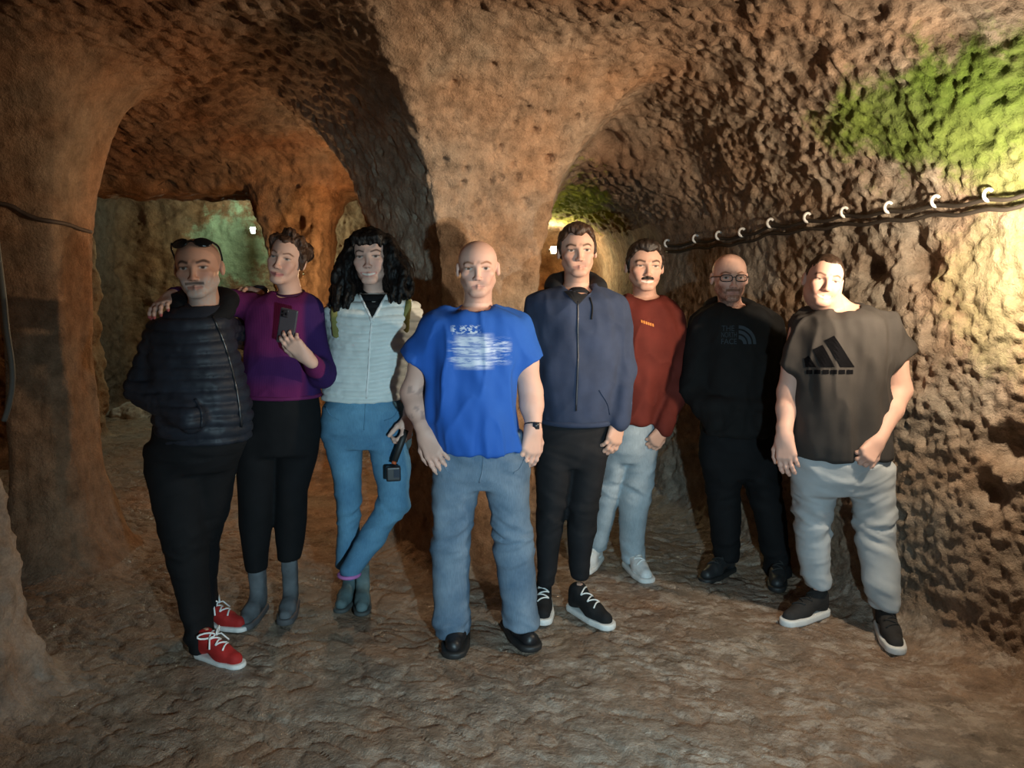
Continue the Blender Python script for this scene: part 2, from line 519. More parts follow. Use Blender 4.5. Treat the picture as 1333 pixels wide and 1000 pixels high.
def march(px, py):
    d = ray(px, py); d = d / np.linalg.norm(d); t = 1.0; o = V3((0, 0, CAMH))
    for _ in range(120):
        q = o + d * t; s = float(cave_sd(*[np.array([[[c]]]) for c in q]).ravel()[0])
        if s < .01: break
        t += s * .6
    return o + d * t
def moss_at(px, py, r, c, a): q = march(px, py); return (*q, *r, c, a)
HOLES = [(460, 133, .030, .10), (507, 185, .020, .06), (545, 222, .020, .06), (718, 208, .022, .06), (605, 240, .018, .05), (676, 232, .018, .05), (795, 186, .060, .09),
         (1130, 352, .060, .10), (1192, 345, .075, .09), (1182, 312, .05, .05), (386, 289, .050, .10), (216, 246, .07, .09), (1030, 385, .03, .05), (1310, 585, .08, .10), (1140, 640, .05, .05), (1285, 640, .06, .07)]
HOLES = [(march(a, b), r, d) for a, b, r, d in HOLES]
cv_, cf_ = build_cave()
cv_ = relax(cv_, cf_, .5, 2)
# finer mesh only where the camera sees it near by
fc = cv_[cf_].mean(1)
near = (fc[:, 1] > .9)
nv, nf = subdivide(*compact(cv_, cf_[near]))
fv, ff = compact(cv_, cf_[~near])
nv = relax(nv, nf, .5, 1)
names = ['floor', 'ceil', 'right', 'centre', 'left', 'front', 'back', 'far']

def classify(p):
    c = cave_parts(p[:, 0], p[:, 1], p[:, 2])
    return np.argmin(np.stack([np.broadcast_to(c[k], (len(p),)) for k in names]), 0)
def soft_weights(p, s=.06):
    c = cave_parts(p[:, 0], p[:, 1], p[:, 2])
    a = np.stack([np.broadcast_to(c[k], (len(p),)) for k in names])
    w = np.exp(-(a - a.min(0)) / s); w /= w.sum(0)
    return {k: w[i] for i, k in enumerate(names)}
def displace_cave(v, f):
    n = vnormals(v, f); w = soft_weights(v)
    out = np.zeros(len(v))
    warp = v + .035 * np.stack([vnoise(v, 6, 91), vnoise(v, 6, 92), vnoise(v, 6, 93)], 1)
    big = fbm(v, 1.7, 2, 5)
    med = fbm(warp, 7.0, 3, 11)
    rough = fbm(warp, 24.0, 2, 31)
    # pick marks: elongated scallops
    wk = worley(warp @ np.array([[.8, .6, 0], [-.6, .8, 0], [0, 0, 1]]), (20, 9, 15), 3)
    wk2 = worley(warp, (21, 21, 19), 41)
    pits = worley(warp, 11, 71)
    ceil = .035 * big + .016 * med + .007 * rough + .052 * (.55 - wk) + .020 * (.5 - wk2)
    right = .03 * big + .011 * med + .012 * rough + .014 * (.5 - wk2) + .012 * vnoise(v, 42, 19) - .018 * np.clip((.30 - pits) / .3, 0, 1)
    right -= .035 * np.clip((fbm(v, (3.2, 3.2, 2.0), 2, 77) - .35) * 3, 0, 1)
    upper = np.clip((v[:, 2] - 1.0) * 2, 0, 1) * np.clip((v[:, 1] - 3.9) * 1.4, 0, 1)
    right *= (1 - .75 * upper * (v[:, 2] < 1.95))
    pil = .02 * big + .013 * med + .008 * rough - .045 * np.clip((.22 - pits) / .22, 0, 1) - .012 * (wk2 - .5)
    left = .02 * big + .012 * fbm(v, (10, 10, 2.2), 3, 55) + .003 * rough
    fr = .02 * big + .03 * med + .008 * rough
    groove = np.abs(vnoise(warp * np.array([1, 1, 0]) @ np.array([[.85, .5, 0], [-.5, .85, 0], [0, 0, 1]]), (11, 21, 1), 64))
    fl = .010 * fbm(v, 2.2, 2, 8) + .006 * med + .0035 * rough - .014 * np.clip(.22 - groove, 0, 1) / .22
    out += w['ceil'] * ceil + w['right'] * right + w['centre'] * pil + w['left'] * left + w['front'] * fr + w['back'] * (.7 * pil + .02 * med) + w['far'] * fr + w['floor'] * fl
    for c, r, dep in HOLES:
        q = ((v - c) ** 2).sum(1); m = q < 6 * r * r
        out[m] -= dep * np.exp(-(q[m] / (r * r)) ** 1.5)
    return v + n * out[:, None]
nv2 = displace_cave(nv, nf); fv2 = displace_cave(fv, ff)

MOSS = [moss_at(1190, 150, (.42, .6, .26), (.11, .165, .03), .9), moss_at(1290, 120, (.35, .55, .24), (.10, .16, .025), .9), moss_at(1300, 215, (.35, .4, .2), (.20, .23, .07), .8), moss_at(1240, 185, (.3, .4, .2), (.13, .18, .04), .8), moss_at(1100, 165, (.2, .3, .14), (.16, .22, .04), .6),
        moss_at(1300, 370, (.3, .4, .4), (.33, .32, .16), .5), moss_at(735, 265, (.5, 1.3, .6), (.40, .42, .06), 1.0), moss_at(300, 325, (.6, .5, .6), (.34, .42, .25), 1.0)]
def rock_mat(name, moss=None, fine=90, rough=.9, spec=.15, wet=False):
    t = NT(name); v = t.coord()
    tint = t.n('ShaderNodeVertexColor', layer_name='Col').outputs['Color']
    big = t.noise(v, 1.6, 5, .6); mid = t.noise(v, 9, 6, .65); fin = t.noise(v, fine, 4, .7)
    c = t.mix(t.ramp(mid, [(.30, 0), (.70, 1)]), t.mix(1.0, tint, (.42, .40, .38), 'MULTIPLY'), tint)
    c = t.mix(t.ramp(big, [(.35, 0), (.70, 1)]), c, t.mix(1.0, c, (1.15, .82, .62), 'MULTIPLY'))
    c = t.mix(.5, c, t.ramp(fin, [(.25, .3), (.75, 1.0)]), 'MULTIPLY')
    if moss:
        tc = t.n('ShaderNodeTexCoord')
        for (cx, cy, cz, sx, sy, sz, colr, amt) in moss:
            m = t.n('ShaderNodeMapping', vector_type='TEXTURE')
            m.inputs['Location'].default_value = (cx, cy, cz); m.inputs['Scale'].default_value = (sx, sy, sz)
            t.l(tc.outputs['Object'], m.inputs['Vector'])
            ln = t.n('ShaderNodeVectorMath', operation='LENGTH'); t.l(m.outputs[0], ln.inputs[0])
            fall = t.math('SUBTRACT', 1.25, ln.outputs['Value'])
            k = t.math('ADD', fall, t.math('MULTIPLY', t.math('SUBTRACT', t.noise(v, 5.5, 6, .7), .5), 2.2))
            k = t.math('MULTIPLY', t.ramp(k, [(.35, 0), (.75, 1)]), amt)
            c = t.mix(k, c, t.mix(t.noise(v, 22, 4), [x * .6 for x in colr], [x * 1.3 for x in colr]))
    h = t.math('ADD', t.math('MULTIPLY', fin, .5), t.noise(v, 38, 5, .7))
    t.bump(h, .8, .02)
    t.set(Roughness=rough, Specular_IOR_Level=spec)
    if wet:
        w = t.noise(v, 3.0, 5, .65); w2 = t.noise(v, 17, 4, .7)
        k = t.math('ADD', w, t.math('MULTIPLY', w2, .6))
        t.l(t.ramp(k, [(.70, .62), (.92, .22)]), t.b.inputs['Roughness'])
        pale = t.ramp(t.math('ADD', t.noise(t.coord((1, 1.6, 1), (3, 1, 0)), 6.5, 6, .75), t.math('MULTIPLY', w, .35)), [(.67, 0), (.77, 1)])
        sx = t.n('ShaderNodeSeparateXYZ'); t.l(v, sx.inputs[0]); pale = t.math('MULTIPLY', pale, t.math('ADD', t.math('MULTIPLY', sx.outputs[0], .7), .6, clamp=True))
        c = t.mix(t.math('MULTIPLY', pale, .8), c, (.46, .38, .31))  # reflections of wet spots painted into the colour as pale patches, stronger to the right
        t.set(Specular_IOR_Level=.4)
    t.base(c)
    return t.m
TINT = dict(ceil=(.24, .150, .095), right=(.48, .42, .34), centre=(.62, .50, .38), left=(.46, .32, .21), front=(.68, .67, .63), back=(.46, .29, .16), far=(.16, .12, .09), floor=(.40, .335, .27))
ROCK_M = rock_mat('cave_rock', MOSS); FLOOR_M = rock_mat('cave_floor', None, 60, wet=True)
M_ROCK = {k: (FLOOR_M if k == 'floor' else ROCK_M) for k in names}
LBL = {
 'floor': ('floor', 'uneven brown rock floor scored with wavy grooves'),
 'ceil': ('ceiling', 'brown vaulted rock ceiling pitted with pick marks'),
 'right': ('wall_right', 'rough grey-brown rock wall with moss under the cable line'),
 'centre': ('wall_centre', 'pale tan rock pillar flaring out into the ceiling behind the group'),
 'left': ('wall_left', 'smooth orange-brown rock pillar at the side of the low arch'),
 'front': ('wall_front', 'pale grey rock corner standing in front of the dark gap'),
 'back': ('wall_back', 'orange-brown rock wall with openings beyond the low arch'),
 'far': ('wall_far', 'dark brown rock at the far side of the chambers'),
}
def split_cave():
    pieces = [(nv, nv2, nf), (fv, fv2, ff)]
    for ci, key in enumerate(names):
        vs = []; fs = []; ns = []; cs = []; o = 0
        for v0, v1, f in pieces:
            cls = classify(v0[f].mean(1))
            sel = f[cls == ci]
            if not len(sel): continue
            nn = vnormals(v1, f)
            used = np.zeros(len(v1), bool); used[sel.ravel()] = True
            m = np.cumsum(used) - 1
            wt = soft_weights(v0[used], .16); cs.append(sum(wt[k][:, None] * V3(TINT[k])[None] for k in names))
            vs.append(v1[used]); ns.append(nn[used]); fs.append(m[sel] + o); o += used.sum()
        v = np.concatenate(vs); f = np.concatenate(fs); nn = np.concatenate(ns)
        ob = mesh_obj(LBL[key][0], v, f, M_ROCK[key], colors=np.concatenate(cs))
        ob.data.normals_split_custom_set_from_vertices(nn.astype(np.float32))
        ob['label'] = LBL[key][1]; ob['kind'] = 'structure'
split_cave()
ROCK = BVHTree.FromPolygons(nv2.tolist(), nf.tolist())
def rock_hit(px, py, back=0.0):
    d = ray(px, py); r = ROCK.ray_cast(Vector((0, 0, CAMH)), Vector(d))
    return np.array(r[0] - Vector(d).normalized() * back), np.array(r[1])

# lamps in the deeper chambers and the wall floodlight
def floodlight(name, label, loc, aim, size, color, power, estr, radius=.03, gap=.06, beam=None):
    root = empty(name, loc, label, 'lamp')
    R = np.array((Vector(aim) - Vector(loc)).to_track_quat('Z', 'Y').to_matrix())
    F = Field(); F.box((0, 0, -.035), (size, size * .75, .03), R=R, rnd=.012)
    for s in (-1, 0, 1): F.box(R @ V3((s * size * .5, 0, -.075)), (.006, size * .6, .02), R=R, rnd=.003)
    v, f = F.mesh(.006); mesh_obj('housing', v, f, plain(name + '_housing', (.12, .12, .12), .45), root)
    v, f = box_mesh(R @ V3((0, 0, -.002)), (size * .86, size * .62, .004), R)
    mesh_obj('lens', v, f, plain(name + '_lens', (.9, .9, .9), .3, emit=color, estr=estr), root, smooth=False)
    pth = [R @ V3((-size * 1.08, 0, -.03)), R @ V3((-size * 1.08, 0, -.12)), R @ V3((0, 0, -.14)), R @ V3((size * 1.08, 0, -.12)), R @ V3((size * 1.08, 0, -.03))]
    v, f = tube_mesh(pth, .007, 6); mesh_obj('bracket', v, f, plain(name + '_bracket', (.2, .2, .2), .4, .8), root)
    l = V3(loc) + R @ V3((0, 0, gap))
    if beam: spot_light(name + '_light', tuple(l), aim, color, power, radius, beam, 1.0)
    else: point_light(name + '_light', tuple(l), color, power, radius)
    return root
floodlight('floodlight', 'glaring floodlight fixed to the mossy wall below the cable line', (KEY_POS[0] + .02, KEY_POS[1] + .02, KEY_POS[2]), (.2, 3.3, 1.5), .09, (1.0, .82, .60), 64, 60, .035)
floodlight('floodlight', 'added unseen floodlight on the mossy wall towards the cave mouth, brightening the pillar top', (2.22, 1.70, 1.70), (-.05, 4.1, 1.95), .09, (1.0, .77, .53), 330, 60, .035, beam=68)  # unseen lamp, added to brighten the upper pillar
floodlight('chamber_lamp', 'lamp lighting the mossy rock beyond the low arch opening', tuple(at(329, 298, 8.5)), (-1.2, 4.0, 1.7), .028, (.78, 1.0, .82), 48, 60, .03)
floodlight('tunnel_lamp', 'small bright lamp at the end of the vaulted tunnel', (.40, 7.45, 1.88), (.45, 6.6, 1.95), .03, (1.0, .86, .50), 26, 60, .03)
floodlight('arch_lamp', 'warm lamp low on the hidden side of the central pillar', (-.98, 5.35, 1.55), (-2.2, 5.2, 1.2), .07, (1.0, .64, .34), 45, 20, .05)

# cable run on porcelain insulators along the right-hand wall
def cable_run():
    px = [(868, 318), (905, 312), (935, 308), (965, 304), (1002, 292), (1050, 285), (1098, 278), (1155, 272), (1216, 264), (1284, 256), (1345, 246)]
    pts = []
    for x, y in px:
        Yw = None
        p, n = rock_hit(x, y, .035); pts.append((p, n))
    root = empty('wall_cable', tuple(pts[5][0]), 'dark cable run on small white insulators along the rough wall', 'cable')
    off = pts[5][0]
    path = []
    for i, (p, n) in enumerate(pts):
        path.append(p)
        if i < len(pts) - 1: path.append(.5 * (p + pts[i + 1][0]) - V3((0, 0, .012)))
    sm = smooth_path(path, 5)
    mc = plain('cable_black', (.035, .028, .022), .6)
    for k, dz in enumerate((-.012, -.05)):
        v, f = tube_mesh([p + V3((0, 0, dz)) for p in sm], .009, 7); mesh_obj('cable', v, f, mc, root, off)
    mp = plain('porcelain', (.82, .80, .76), .3)
    for p, n in pts[:-1]:
        # C shaped clip
        a = [p + V3((.018 * math.cos(q), -.012, .022 * math.sin(q) + .006)) for q in np.linspace(.7, 2 * math.pi - .7, 12)]
        v, f = tube_mesh(a, .0075, 7); c = mesh_obj('insulator', v, f, mp, root, off)
        v, f = tube_mesh([p + V3((0, .0, -.01)), p + V3((0, .03, -.012)) - n * .05], .006, 6)
        mesh_obj('pin', v, f, plain('pin', (.25, .2, .16), .5, .5), c, off)
cable_run()

def left_cable():
    px = [(-12, 262), (14, 268), (28, 276), (46, 284), (66, 288), (88, 292), (104, 298), (118, 302)]
    pts = []
    for x, y in px:
        p, n = rock_hit(x, y, .02); pts.append(p)
    v, f = tube_mesh(smooth_path(pts, 5), .011, 7)
    o = mesh_obj('wall_wire', v, f, plain('rust_wire', (.06, .04, .03), .7), None)
    tag(o, 'dark rusty wire strung across the smooth orange-brown pillar', 'wire')
left_cable()
def hose():
    pts = []
    for x, y in [(-6, 300), (4, 380), (9, 430), (15, 470), (16, 500), (11, 530), (5, 548)]:
        pts.append(at(x, y, 3.35))
    v, f = tube_mesh(smooth_path(pts, 6), .012, 8)
    o = mesh_obj('pale_hose', v, f, plain('hose', (.16, .17, .16), .6), None)
    tag(o, 'pale hose hanging in the dark gap beside the grey rock corner', 'hose')
hose()
def stone(px, py, r, lab, seed):
    p = ground(px, py, .06)
    F = Field(); F.ell(p + V3((0, 0, r[2] * .4)), r, k=.03); F.ell(p + V3((r[0] * .5, -.03, r[2] * .3)), (r[0] * .6, r[1] * .7, r[2] * .7), k=.05)
    v, f = F.mesh(.012); n = vnormals(v, f); v = v + n * (.035 * fbm(v, 7, 3, seed))[:, None]
    o = mesh_obj('loose_stone', v, f, ROCK_M, colors=np.tile(V3(TINT['front']), (len(v), 1))); tag(o, lab, 'stone')
stone(176, 545, (.24, .2, .12), 'pale flat stone lying beyond the low arch beside the jacket', 3)
# ================================================================== people
def rotm(yaw, pitch, roll):
    """yaw + turns the face to picture right, pitch + lifts the chin, roll + tips the crown to picture right (degrees)"""
    y, p, r = (math.radians(a) for a in (yaw, pitch, roll))
    Rz = np.array([[math.cos(y), -math.sin(y), 0], [math.sin(y), math.cos(y), 0], [0, 0, 1]])
    p = -p
    Rx = np.array([[1, 0, 0], [0, math.cos(p), -math.sin(p)], [0, math.sin(p), math.cos(p)]])
    Ry = np.array([[math.cos(r), 0, math.sin(r)], [0, 1, 0], [-math.sin(r), 0, math.cos(r)]])
    return Ry @ Rz @ Rx
def unit(v): v = V3(v); return v / (np.linalg.norm(v) + 1e-12)
def sstep(a, b, x):
    t = np.clip((x - a) / (b - a), 0, 1); return t * t * (3 - 2 * t)

class Person:
    def __init__(self, name, label, D, foot_px, skin, group=None):
        g = at(foot_px, 700, D)
        self.D = D; self.loc = np.array([g[0], D, 0.0])
        self.root = empty(name, tuple(self.loc), label, 'person', group)
        self.B = Field(); self.skin = V3(skin); self.fine = []; self.paints = []
    def p(self, px, py, dy=0.0): return at(px, py, self.D + dy)
    def rows(self, rs, dy0=0.0):
        """rows (py, xl, xr, half depth, [dy]) -> loft rows"""
        out = []
        for r in rs:
            py, xl, xr, ry = r[:4]; dy = dy0 + (r[4] if len(r) > 4 else 0.0)
            a = self.p(xl, py, dy); b = self.p(xr, py, dy)
            out.append((.5 * (a[2] + b[2]), .5 * (a[0] + b[0]), self.D + dy, .5 * (b[0] - a[0]), ry))
        return out
    # ---------------------------------------------------------- head
    def head(self, cx, ytop, cxc, ychin, dy, yaw=0, pitch=0, H=None, w=1.0, jaw=1.0, smile=.3, neck=(0, 0, 0), neck_r=.056, nose=.96, ears=True, female=False):
        a = self.p(cx, ytop, dy); b = self.p(cxc, ychin, dy)
        roll = math.degrees(math.atan2(a[0] - b[0], a[2] - b[2]))
        self.H = H or np.linalg.norm(a - b); self.C = .5 * (a + b); self.R = rotm(yaw, pitch, roll)
        self.w = w; self.smile = smile; self.female = female
        B, h = self.B, self.H
        L = lambda q: self.C + self.R @ (V3(q) * V3((w, 1, 1)) * h)
        self.L = L
        def E(c, r, k, sub=False): B.ell(L(c), V3(r) * V3((w, 1, 1)) * h, self.R, k * h, sub)
        def Cn(a_, b_, ra, rb, k, **kw): B.cone(L(a_), L(b_), ra * h, rb * h, k * h, **kw)
        E((0, .06, .13), (.325, .405, .37), .05)                       # cranium
        E((0, .05, .20), (.305, .375, .285), .06)
        E((0, -.07, -.12), (.262, .285, .34), .12)                    # face mass
        Cn((-.22 * jaw, .02, -.22), (-.08, -.27, -.415), .060, .065, .10)
        Cn((.22 * jaw, .02, -.22), (.08, -.27, -.415), .060, .065, .10)
        E((0, -.285, -.425), (.095 * jaw, .075, .07), .08)               # chin
        for s in (-1, 1):
            E((s * .185, -.245, -.095), (.085, .075, .07), .09)        # cheekbone
            Cn((s * .05, -.338, .075), (s * .185, -.285, .075), .022 if female else .030, .020 if female else .028, .06)   # brow
            E((s * .140, -.372, -.002), (.070, .052, .040), .05, True) # socket
            E((s * .142, -.272, .0), (.068, .055, .052), .015)          # eyeball under lids
            Cn((s * .08, -.300, .028), (s * .20, -.262, .020), .017, .014, .02)   # upper lid
            E((s * (.125 + .03 * smile), -.27, -.23 + .03 * smile), (.07, .06, .07), .09)       # cheek
        Cn((0, -.345, .045), (0, -.425 * nose, -.165), .022 if female else .028, .032 if female else .042, .05)
        E((0, -.420 * nose, -.172), (.044, .042, .036), .03)
        for s in (-1, 1): E((s * .048, -.380, -.185), (.030, .038, .027), .03)
        # lips follow the smile
        zc = -.308; lift = .050 * smile; wd = .105 + .045 * smile
        for s in (-1, 1):
            Cn((0, -.338, zc + .004), (s * wd, -.285, zc + lift), .017 if female else .012, .006, .025)
            Cn((0, -.333, zc - .040 - .015 * smile), (s * wd * .95, -.284, zc + lift - .01), .016, .006, .025)
        if ears:
            for s in (-1, 1):
                E((s * .345, .075, -.01), (.040, .070, .125), .03)
                E((s * .385, .055, .0), (.020, .040, .070), .02, True)
        nb = V3(neck)
        B.cone(L((0, .12, -.24)), nb + V3((0, .028, -.01)), neck_r * .95, neck_r * 1.02, .03)
        B.cone(L((0, -.02, -.34)), nb + V3((0, -.015, -.02)), neck_r * .45, neck_r * .55, .05)
        e = .62 * h
        lo = np.minimum(self.C - e, nb - .085); hi = self.C + e
        lo[2] = nb[2] - .035
        self.fine.append((lo, hi, .0026))
    def paint_head(self, v, col_, brow=(.05, .03, .02), lip=(.45, .17, .15), beard=None, beard_amt=0, iris=(.05, .035, .025), must=None, scalp=None, brow_w=1.0, cheek=.35, teeth=False):
        q = ((v - self.C) @ self.R) / self.H / V3((self.w, 1, 1))
        x, y, z = q.T
        near = (np.abs(x) < .5) & (np.abs(z) < .62) & (np.abs(y) < .6)
        f = near & (y < -.12)
        c = col_
        def mixc(m, colr):
            c[:] = c * (1 - m[:, None]) + V3(colr) * m[:, None]
        ax = np.abs(x)
        mixc(f * cheek * np.exp(-((ax - .17) / .09) ** 2 - ((z + .15) / .09) ** 2), self.skin * V3((1.0, .62, .60)))
        mixc(f * .35 * np.exp(-(x / .06) ** 2 - ((z + .17) / .05) ** 2), self.skin * V3((1.0, .65, .6)))
        if scalp is not None:
            line = np.interp(y, [-.45, -.30, -.15, -.05, .02, .1, .3, .6], [.34, .30, .20, .05, -.06, .08, -.12, -.2])
            mixc(near * sstep(0, .06, z - line) * scalp[1], scalp[0])
        if beard is not None:
            n = .75 + .35 * vnoise(v, 160, 5)
            m = sstep(-.10, -.20, z + .25 * np.clip(.22 - ax, 0, 1) * 0) * sstep(-.28, -.16, -y + 0 * x - .30 + .30) * 0
            jawm = sstep(-.10, -.22, z + .45 * np.clip(.20 - ax, 0, .2)) * (y < .06)
            mus = np.exp(-((z + .252) / .026) ** 2) * (ax < .14)
            m = np.clip(np.maximum(jawm, mus), 0, 1) * near * n * beard_amt
            lips = np.exp(-((z + .322) / .03) ** 4) * (ax < .11)
            m = m * (1 - .8 * lips)
            mixc(np.clip(m, 0, 1), beard)
        if must is not None:
            mixc(near * (y < -.25) * np.exp(-((z + .250 + .06 * ax) / .026) ** 4) * (ax < .14) * .9, must)
        wd = .112 + .045 * self.smile
        zc = -.308 + .050 * self.smile * (ax / wd) ** 2
        m = f * (ax < wd) * np.exp(-((z - zc + .018) / (.040 * np.sqrt(np.clip(1 - (ax / wd) ** 2, .02, 1)) + .004)) ** 4)
        mixc(np.clip(m, 0, 1) * (.8 if self.female else .5), lip)
        if teeth:
            m = f * (ax < wd * .82) * np.exp(-((z - zc + .018) / (.021 * np.sqrt(np.clip(1 - (ax / (wd * .85)) ** 2, .02, 1)) + .002)) ** 4)
            mixc(np.clip(m, 0, 1), (.75, .70, .62))
        else:
            m = f * (ax < wd) * np.exp(-((z - zc + .014) / .008) ** 2)
            mixc(np.clip(m, 0, 1) * .55, V3(lip) * .4)
        m = f * (ax < .045) * np.exp(-((ax - .028) / .012) ** 2 - ((z + .208) / .010) ** 2)
        mixc(m * .8, self.skin * .15)
        # eyes
        ex = (ax - .143) / .058; ez = (z - .000) / (.023 * (1 - .35 * self.smile))
        eye = sstep(1.15, .8, ex ** 2 + ez ** 2) * f
        mixc(eye, (.46, .42, .39))
        mixc(f * sstep(.031, .024, np.hypot(ax - .143, z - .004)) * sstep(1.1, .8, ex ** 2 + ez ** 2), iris)
        lid = f * np.exp(-((z - (.026 - .008 * self.smile) + .10 * (ax - .143) ** 2 * 12) / .010) ** 2) * sstep(.085, .060, np.abs(ax - .143))
        mixc(np.clip(lid, 0, 1) * .85, V3(brow) * .7)
        bz = .085 + .030 * sstep(.06, .16, ax) - .035 * sstep(.16, .25, ax)
        bm = f * np.exp(-((z - bz) / (.019 * brow_w)) ** 4) * sstep(.045, .07, ax) * sstep(.255, .215, ax)
        mixc(np.clip(bm, 0, 1) * .85, brow)
        return c
    # ---------------------------------------------------------- hands
    def hand(self, wrist, d, palm, thumb, curl=(22, 30, 20), L=.185, spread=.10, thumb_in=.35, fill=None, fingers=4):
        """d: wrist to knuckles, palm: way the palm faces, thumb: +1/-1 side along cross(d, palm)"""
        B = fill or self.B
        w = V3(wrist); d = unit(d); n = unit(V3(palm) - d * (V3(palm) @ d)); s = np.cross(d, n) * thumb
        k = L / .185
        P = lambda a, b, c: w + (d * a + s * b + n * c) * k
        tips = []
        B.cone(w - d * .03, P(.02, 0, 0), .027 * k, .026 * k, .02)
        for i, (off, ln, rr) in enumerate(((.031, .072, .0095), (.010, .080, .0098), (-.011, .074, .0093), (-.030, .057, .0083))):
            base = P(.094 - (.006 if i in (0,) else .012 if i == 3 else 0), off, 0)
            B.cone(P(.012, off * .55, 0), base, .0175 * k, .0128 * k, .016 * k)
            a = 0; q = base; fd = d + s * (spread * (1.5 - i) * .5); fd = unit(fd)
            cu = curl[i] if hasattr(curl[0], '__len__') else curl
            for j, fr in enumerate((.46, .30, .24)):
                a += math.radians(cu[j]); dd = unit(fd * math.cos(a) + n * math.sin(a))
                q2 = q + dd * ln * fr * k
                r0 = rr * k * (1 - .09 * j)
                B.cone(q, q2, r0 * (1.06 if j else 1.0), r0 * .93, .006 * k)
                q = q2
            tips.append((q, dd))
        t0 = P(.022, .024, .008); t1 = t0 + unit(d * .75 + s * .72 + n * thumb_in) * .045 * k
        t2 = t1 + unit(d * .92 + s * .32 + n * (thumb_in + .15)) * .034 * k; t3 = t2 + unit(d * .97 + s * .10 + n * (thumb_in + .35)) * .026 * k
        B.cone(t0, t1, .0175 * k, .0125 * k, .018 * k); B.cone(t1, t2, .0122 * k, .0105 * k, .006); B.cone(t2, t3, .0105 * k, .0085 * k, .004)
        tips.append((t3, unit(t3 - t2)))
        pts = np.array([w - d * .02, t3] + [t[0] for t in tips] + [P(.09, .045, 0), P(.09, -.045, 0)])
        self.fine.append((pts.min(0) - .028, pts.max(0) + .028, .0032))
        return tips
    def finish_body(self, painter, h=.010):
        B = self.B
        V = []; F = []; o = 0
        v, f = B.mesh(h)
        c = v[f].mean(1); keep = np.ones(len(f), bool)
        for lo, hi, _ in self.fine: keep &= ~np.all((c > lo + .010) & (c < hi - .010), axis=1)
        v, f = compact(v, f[keep]); V.append(v); F.append(f); o += len(v)
        for i, (lo, hi, hh) in enumerate(self.fine):
            v, f = B.mesh(hh, lo, hi)
            c = v[f].mean(1); keep = np.ones(len(f), bool)
            for j, (l2, h2, _) in enumerate(self.fine):
                if j < i: keep &= ~np.all((c > l2 + .006) & (c < h2 - .006), axis=1)
            v, f = compact(v, f[keep]); V.append(v); F.append(f + o); o += len(v)
        v = np.concatenate(V); f = np.concatenate(F)
        n = .04 * vnoise(v, 26, 3)
        c = np.tile(self.skin, (len(v), 1)) * (1 + n[:, None])
        c = painter(v, c)
        return mesh_obj('body', v, f, SKIN, self.root, self.loc, colors=np.clip(c, 0, 1))
    # ---------------------------------------------------------- clothes
    def garment(self, name, F, mat, h=.0085, fold=None, parent=None, label=None, colors=None):
        v, f = F.mesh(h)
        v = relax(v, f, .5, 1)
        if fold is not None:
            v = v + vnormals(v, f) * fold(v)[:, None]
        o = mesh_obj(name, v, f, mat, parent or self.root, self.loc, colors=None if colors is None else colors(v))
        if label: o['label'] = label
        self.last = (v, f)
        return o
    def bvh(self, vf=None):
        v, f = vf or self.last
        return BVHTree.FromPolygons(np.asarray(v).tolist(), np.asarray(f).tolist())
    def hit(self, bvh, px, py, lift=.002):
        d = ray(px, py); r = bvh.ray_cast(Vector((0, 0, CAMH)), Vector(d))
        if r[0] is None: return None
        n = r[1] if r[1].dot(Vector(d)) < 0 else -r[1]
        return np.array(r[0] + n * lift)
    def strip(self, name, bvh, pix, r, mat, parent=None, lift=.002, sides=6, n=6, label=None):
        sp = smooth_path([(x, y, 0) for x, y in pix], n)
        pts = [self.hit(bvh, q[0], q[1], lift) for q in sp]; pts = [p for p in pts if p is not None]
        if len(pts) < 2: return None
        v, f = tube_mesh(pts, r, sides)
        o = mesh_obj(name, v, f, mat, parent or self.root, self.loc)
        if label: o['label'] = label
        return o
    def decal(self, name, bvh, polys, mat, parent=None, lift=.0022, label=None):
        """flat print: 2D polygons in pixels laid onto the cloth"""
        V = []; F = []
        for poly in polys:
            ids = []
            for x, y in poly:
                p = self.hit(bvh, x, y, lift)
                if p is None: ids = None; break
                ids.append(len(V)); V.append(p)
            if ids: F.append(tuple(ids))
        if not F: return None
        o = mesh_obj(name, np.array(V), F, mat, parent or self.root, self.loc, smooth=False)
        if label: o['label'] = label
        return o
    # ---------------------------------------------------------- shoes
    def shoe(self, toe, ang, mat, sole_mat, lace_mat=None, L=.295, boot=0.0, sole_h=.028, wide=1.0, name='shoe', lift=0.0, toe_cap=None, bow=False, ankle=None):
        """toe: ground point of the toe tip (world); ang: 0 points to the camera, + to picture right"""
        if ankle is not None:
            ar = math.radians(ang); toe = V3((ankle[0], ankle[1], 0)) + V3((math.sin(ar), -math.cos(ar), 0)) * (L * (1 - .066 / .295))
        a = math.radians(ang); fx = V3((math.sin(a), -math.cos(a), 0)); sx = V3((math.cos(a), math.sin(a), 0))
        k = L / .295; org = V3(toe) - fx * L; org[2] = lift
        R = np.stack([fx, sx, V3((0, 0, 1))], 1)
        W = lambda q: org + R @ (V3(q) * V3((k, k * wide, k)))
        def foot2(X, Y, g):
            x = ((X - org[0]) * fx[0] + (Y - org[1]) * fx[1]) / k; y = ((X - org[0]) * sx[0] + (Y - org[1]) * sx[1]) / k / wide
            d = 9.0
            for (x0, y0, r0, x1, y1, r1) in ((.040, 0, .036, .195, .002, .047), (.195, .002, .047, .252, .003, .040)):
                t = np.clip(((x - x0) * (x1 - x0) + (y - y0) * (y1 - y0)) / ((x1 - x0) ** 2 + (y1 - y0) ** 2), 0, 1)
                dd = np.hypot(x - x0 - t * (x1 - x0), y - y0 - t * (y1 - y0)) - (r0 + (r1 - r0) * t)
                d = np.minimum(d, dd)
            return (d - g) * k
        U = Field()
